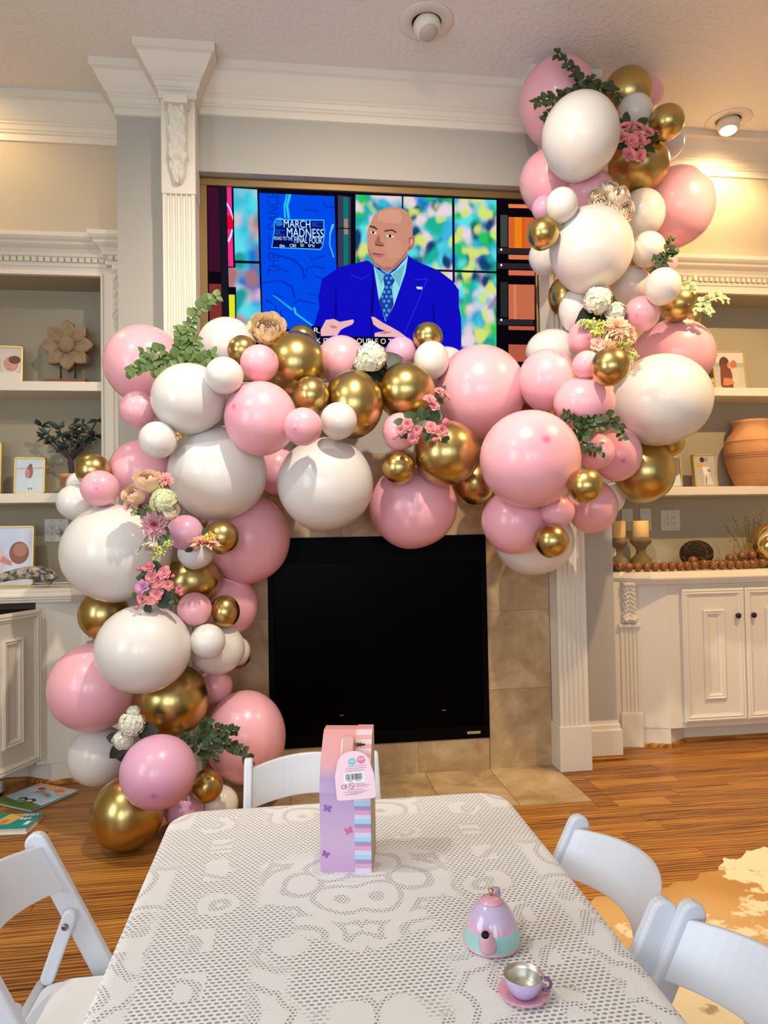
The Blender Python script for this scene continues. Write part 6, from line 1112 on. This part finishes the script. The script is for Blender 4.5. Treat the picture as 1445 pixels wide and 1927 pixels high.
# ------------------------------------------------------------------ tin tea set
def pot_mat():
    m=mat('tin_pastel',(200,160,190),.22,coat=.6); q=NB_(m); n,l=q.n,q.l; b=n['Principled BSDF']; tc=n.new('ShaderNodeTexCoord'); sp=n.new('ShaderNodeSeparateXYZ'); l.new(tc.outputs['Object'],sp.inputs[0])
    vo=n.new('ShaderNodeTexVoronoi'); vo.inputs['Scale'].default_value=28; l.new(tc.outputs['Object'],vo.inputs['Vector'])
    z=q.m('ADD',sp.outputs[2],q.m('MULTIPLY',vo.outputs['Distance'],-.012)); mx=n.new('ShaderNodeMix'); mx.data_type='RGBA'; mx.inputs[6].default_value=(*lin((150,196,190)),1); mx.inputs[7].default_value=(*lin((214,164,186)),1); l.new(q.step(z,.0225,.024),mx.inputs[0])
    mx2=n.new('ShaderNodeMix'); mx2.data_type='RGBA'; l.new(mx.outputs[2],mx2.inputs[6]); mx2.inputs[7].default_value=(*lin((196,176,206)),1); l.new(q.step(sp.outputs[2],.03,.05),mx2.inputs[0]); l.new(mx2.outputs[2],b.inputs['Base Color']); return m
PINKT=mat('tin_pink',(222,160,176),.22,coat=.6); LIL=mat('tin_lilac',(192,174,212),.22,coat=.6); STEEL=mat('tin_steel',(214,208,194),.38,1)
tp=thing('toy_teapot','pastel pink and aqua tin toy teapot on the lace tablecloth','teapot',(.301,-2.436,TZ+.0005))
MB().lathe([(.0001,.001),(.0435,.001),(.0445,.003),(.0445,.006),(.0438,.008),(.0425,.018),(.0395,.032),(.034,.046),(.0265,.057),(.0195,.0635),(.018,.0645),(.0001,.062)],44).obj('pot_body',pot_mat(),tp)
MB().lathe([(.0442,.0015),(.0455,.004),(.0442,.0065)],44).obj('base_rim',PINKT,tp)
lid=MB().lathe([(.0185,.0645),(.0188,.066),(.015,.0695),(.008,.072),(.0001,.0728)],32).obj('lid',PINKT,tp)
MB().lathe([(.0015,.0725),(.0015,.076),(.0045,.079),(.0048,.0815),(.003,.0842),(.0001,.085)],16).obj('lid_knob',mat('rose_metal',(214,170,140),.15,1),lid)
sd=Vector((-.42,-.91,0)).normalized(); 
sp_=MB().tube([sd*.030+Vector((0,0,.012)),sd*.042+Vector((0,0,.022)),sd*.054+Vector((0,0,.036)),sd*.060+Vector((0,0,.044))],[.0165,.0135,.0092,.0070],18).obj('spout',PINKT,tp)
e_=sd*.0602+Vector((0,0,.0443)); dn=(sd*.006+Vector((0,0,.008))).normalized(); MB().lathe([(.0001,0),(.0060,0)],18,Matrix.Translation(e_+dn*.0002)@dn.to_track_quat('Z','Y').to_matrix().to_4x4()).obj('spout_opening',SLOT,sp_)
hd=-sd; side=Vector((hd.y,-hd.x,0)); prev=None; vs=[];fs=[]
for i in range(15):
    t=i/14; a=R(150-240*t); c=hd*(.034+.012*0+.020*cos(a)+.006)+Vector((0,0,.042+.022*sin(a)))
    for sx in (-1,1):
        for th in (0,.0018): rr=(hd*cos(a)+Vector((0,0,sin(a))))*th; vs.append(c+side*sx*.006+rr)
for i in range(14): o_=i*4; fs+=[(o_,o_+4,o_+6,o_+2),(o_+1,o_+3,o_+7,o_+5),(o_,o_+1,o_+5,o_+4),(o_+2,o_+6,o_+7,o_+3)]
MB().add(vs,fs,0,True).obj('handle',LIL,tp)
sa=thing('toy_saucer','pink tin toy saucer under the small cup','saucer',(.309,-2.566,TZ+.0005)); MB().lathe([(.0001,.0005),(.018,.0005),(.022,.0015),(.034,.006),(.0355,.0072),(.0345,.0078),(.022,.0035),(.018,.0026),(.0001,.0026)],40).obj('saucer_dish',PINKT,sa)
cu=thing('toy_teacup','small lilac tin toy teacup with bare metal inside','teacup',(.309,-2.566,TZ+.0034))
MB().lathe([(.0001,.0),(.015,.0),(.0175,.002),(.0225,.010),(.0262,.019),(.0272,.0265)],40,cap=False).obj('cup_body',LIL,cu)
MB().lathe([(.0272,.0265),(.0277,.027),(.0267,.027),(.0254,.019),(.0217,.0105),(.017,.003),(.0001,.0018)],40,cap=False).obj('cup_lining',STEEL,cu)
d_=Vector((.9,-.25,0)).normalized(); pts=[]
for i in range(11): a=R(120-230*i/10); pts.append(d_*(.0285+.009*cos(a))+Vector((0,0,.0155+.0085*sin(a))))
MB().tube(pts,.0022,8).obj('cup_handle',mat('tin_violet',(120,96,150),.2,.5),cu)
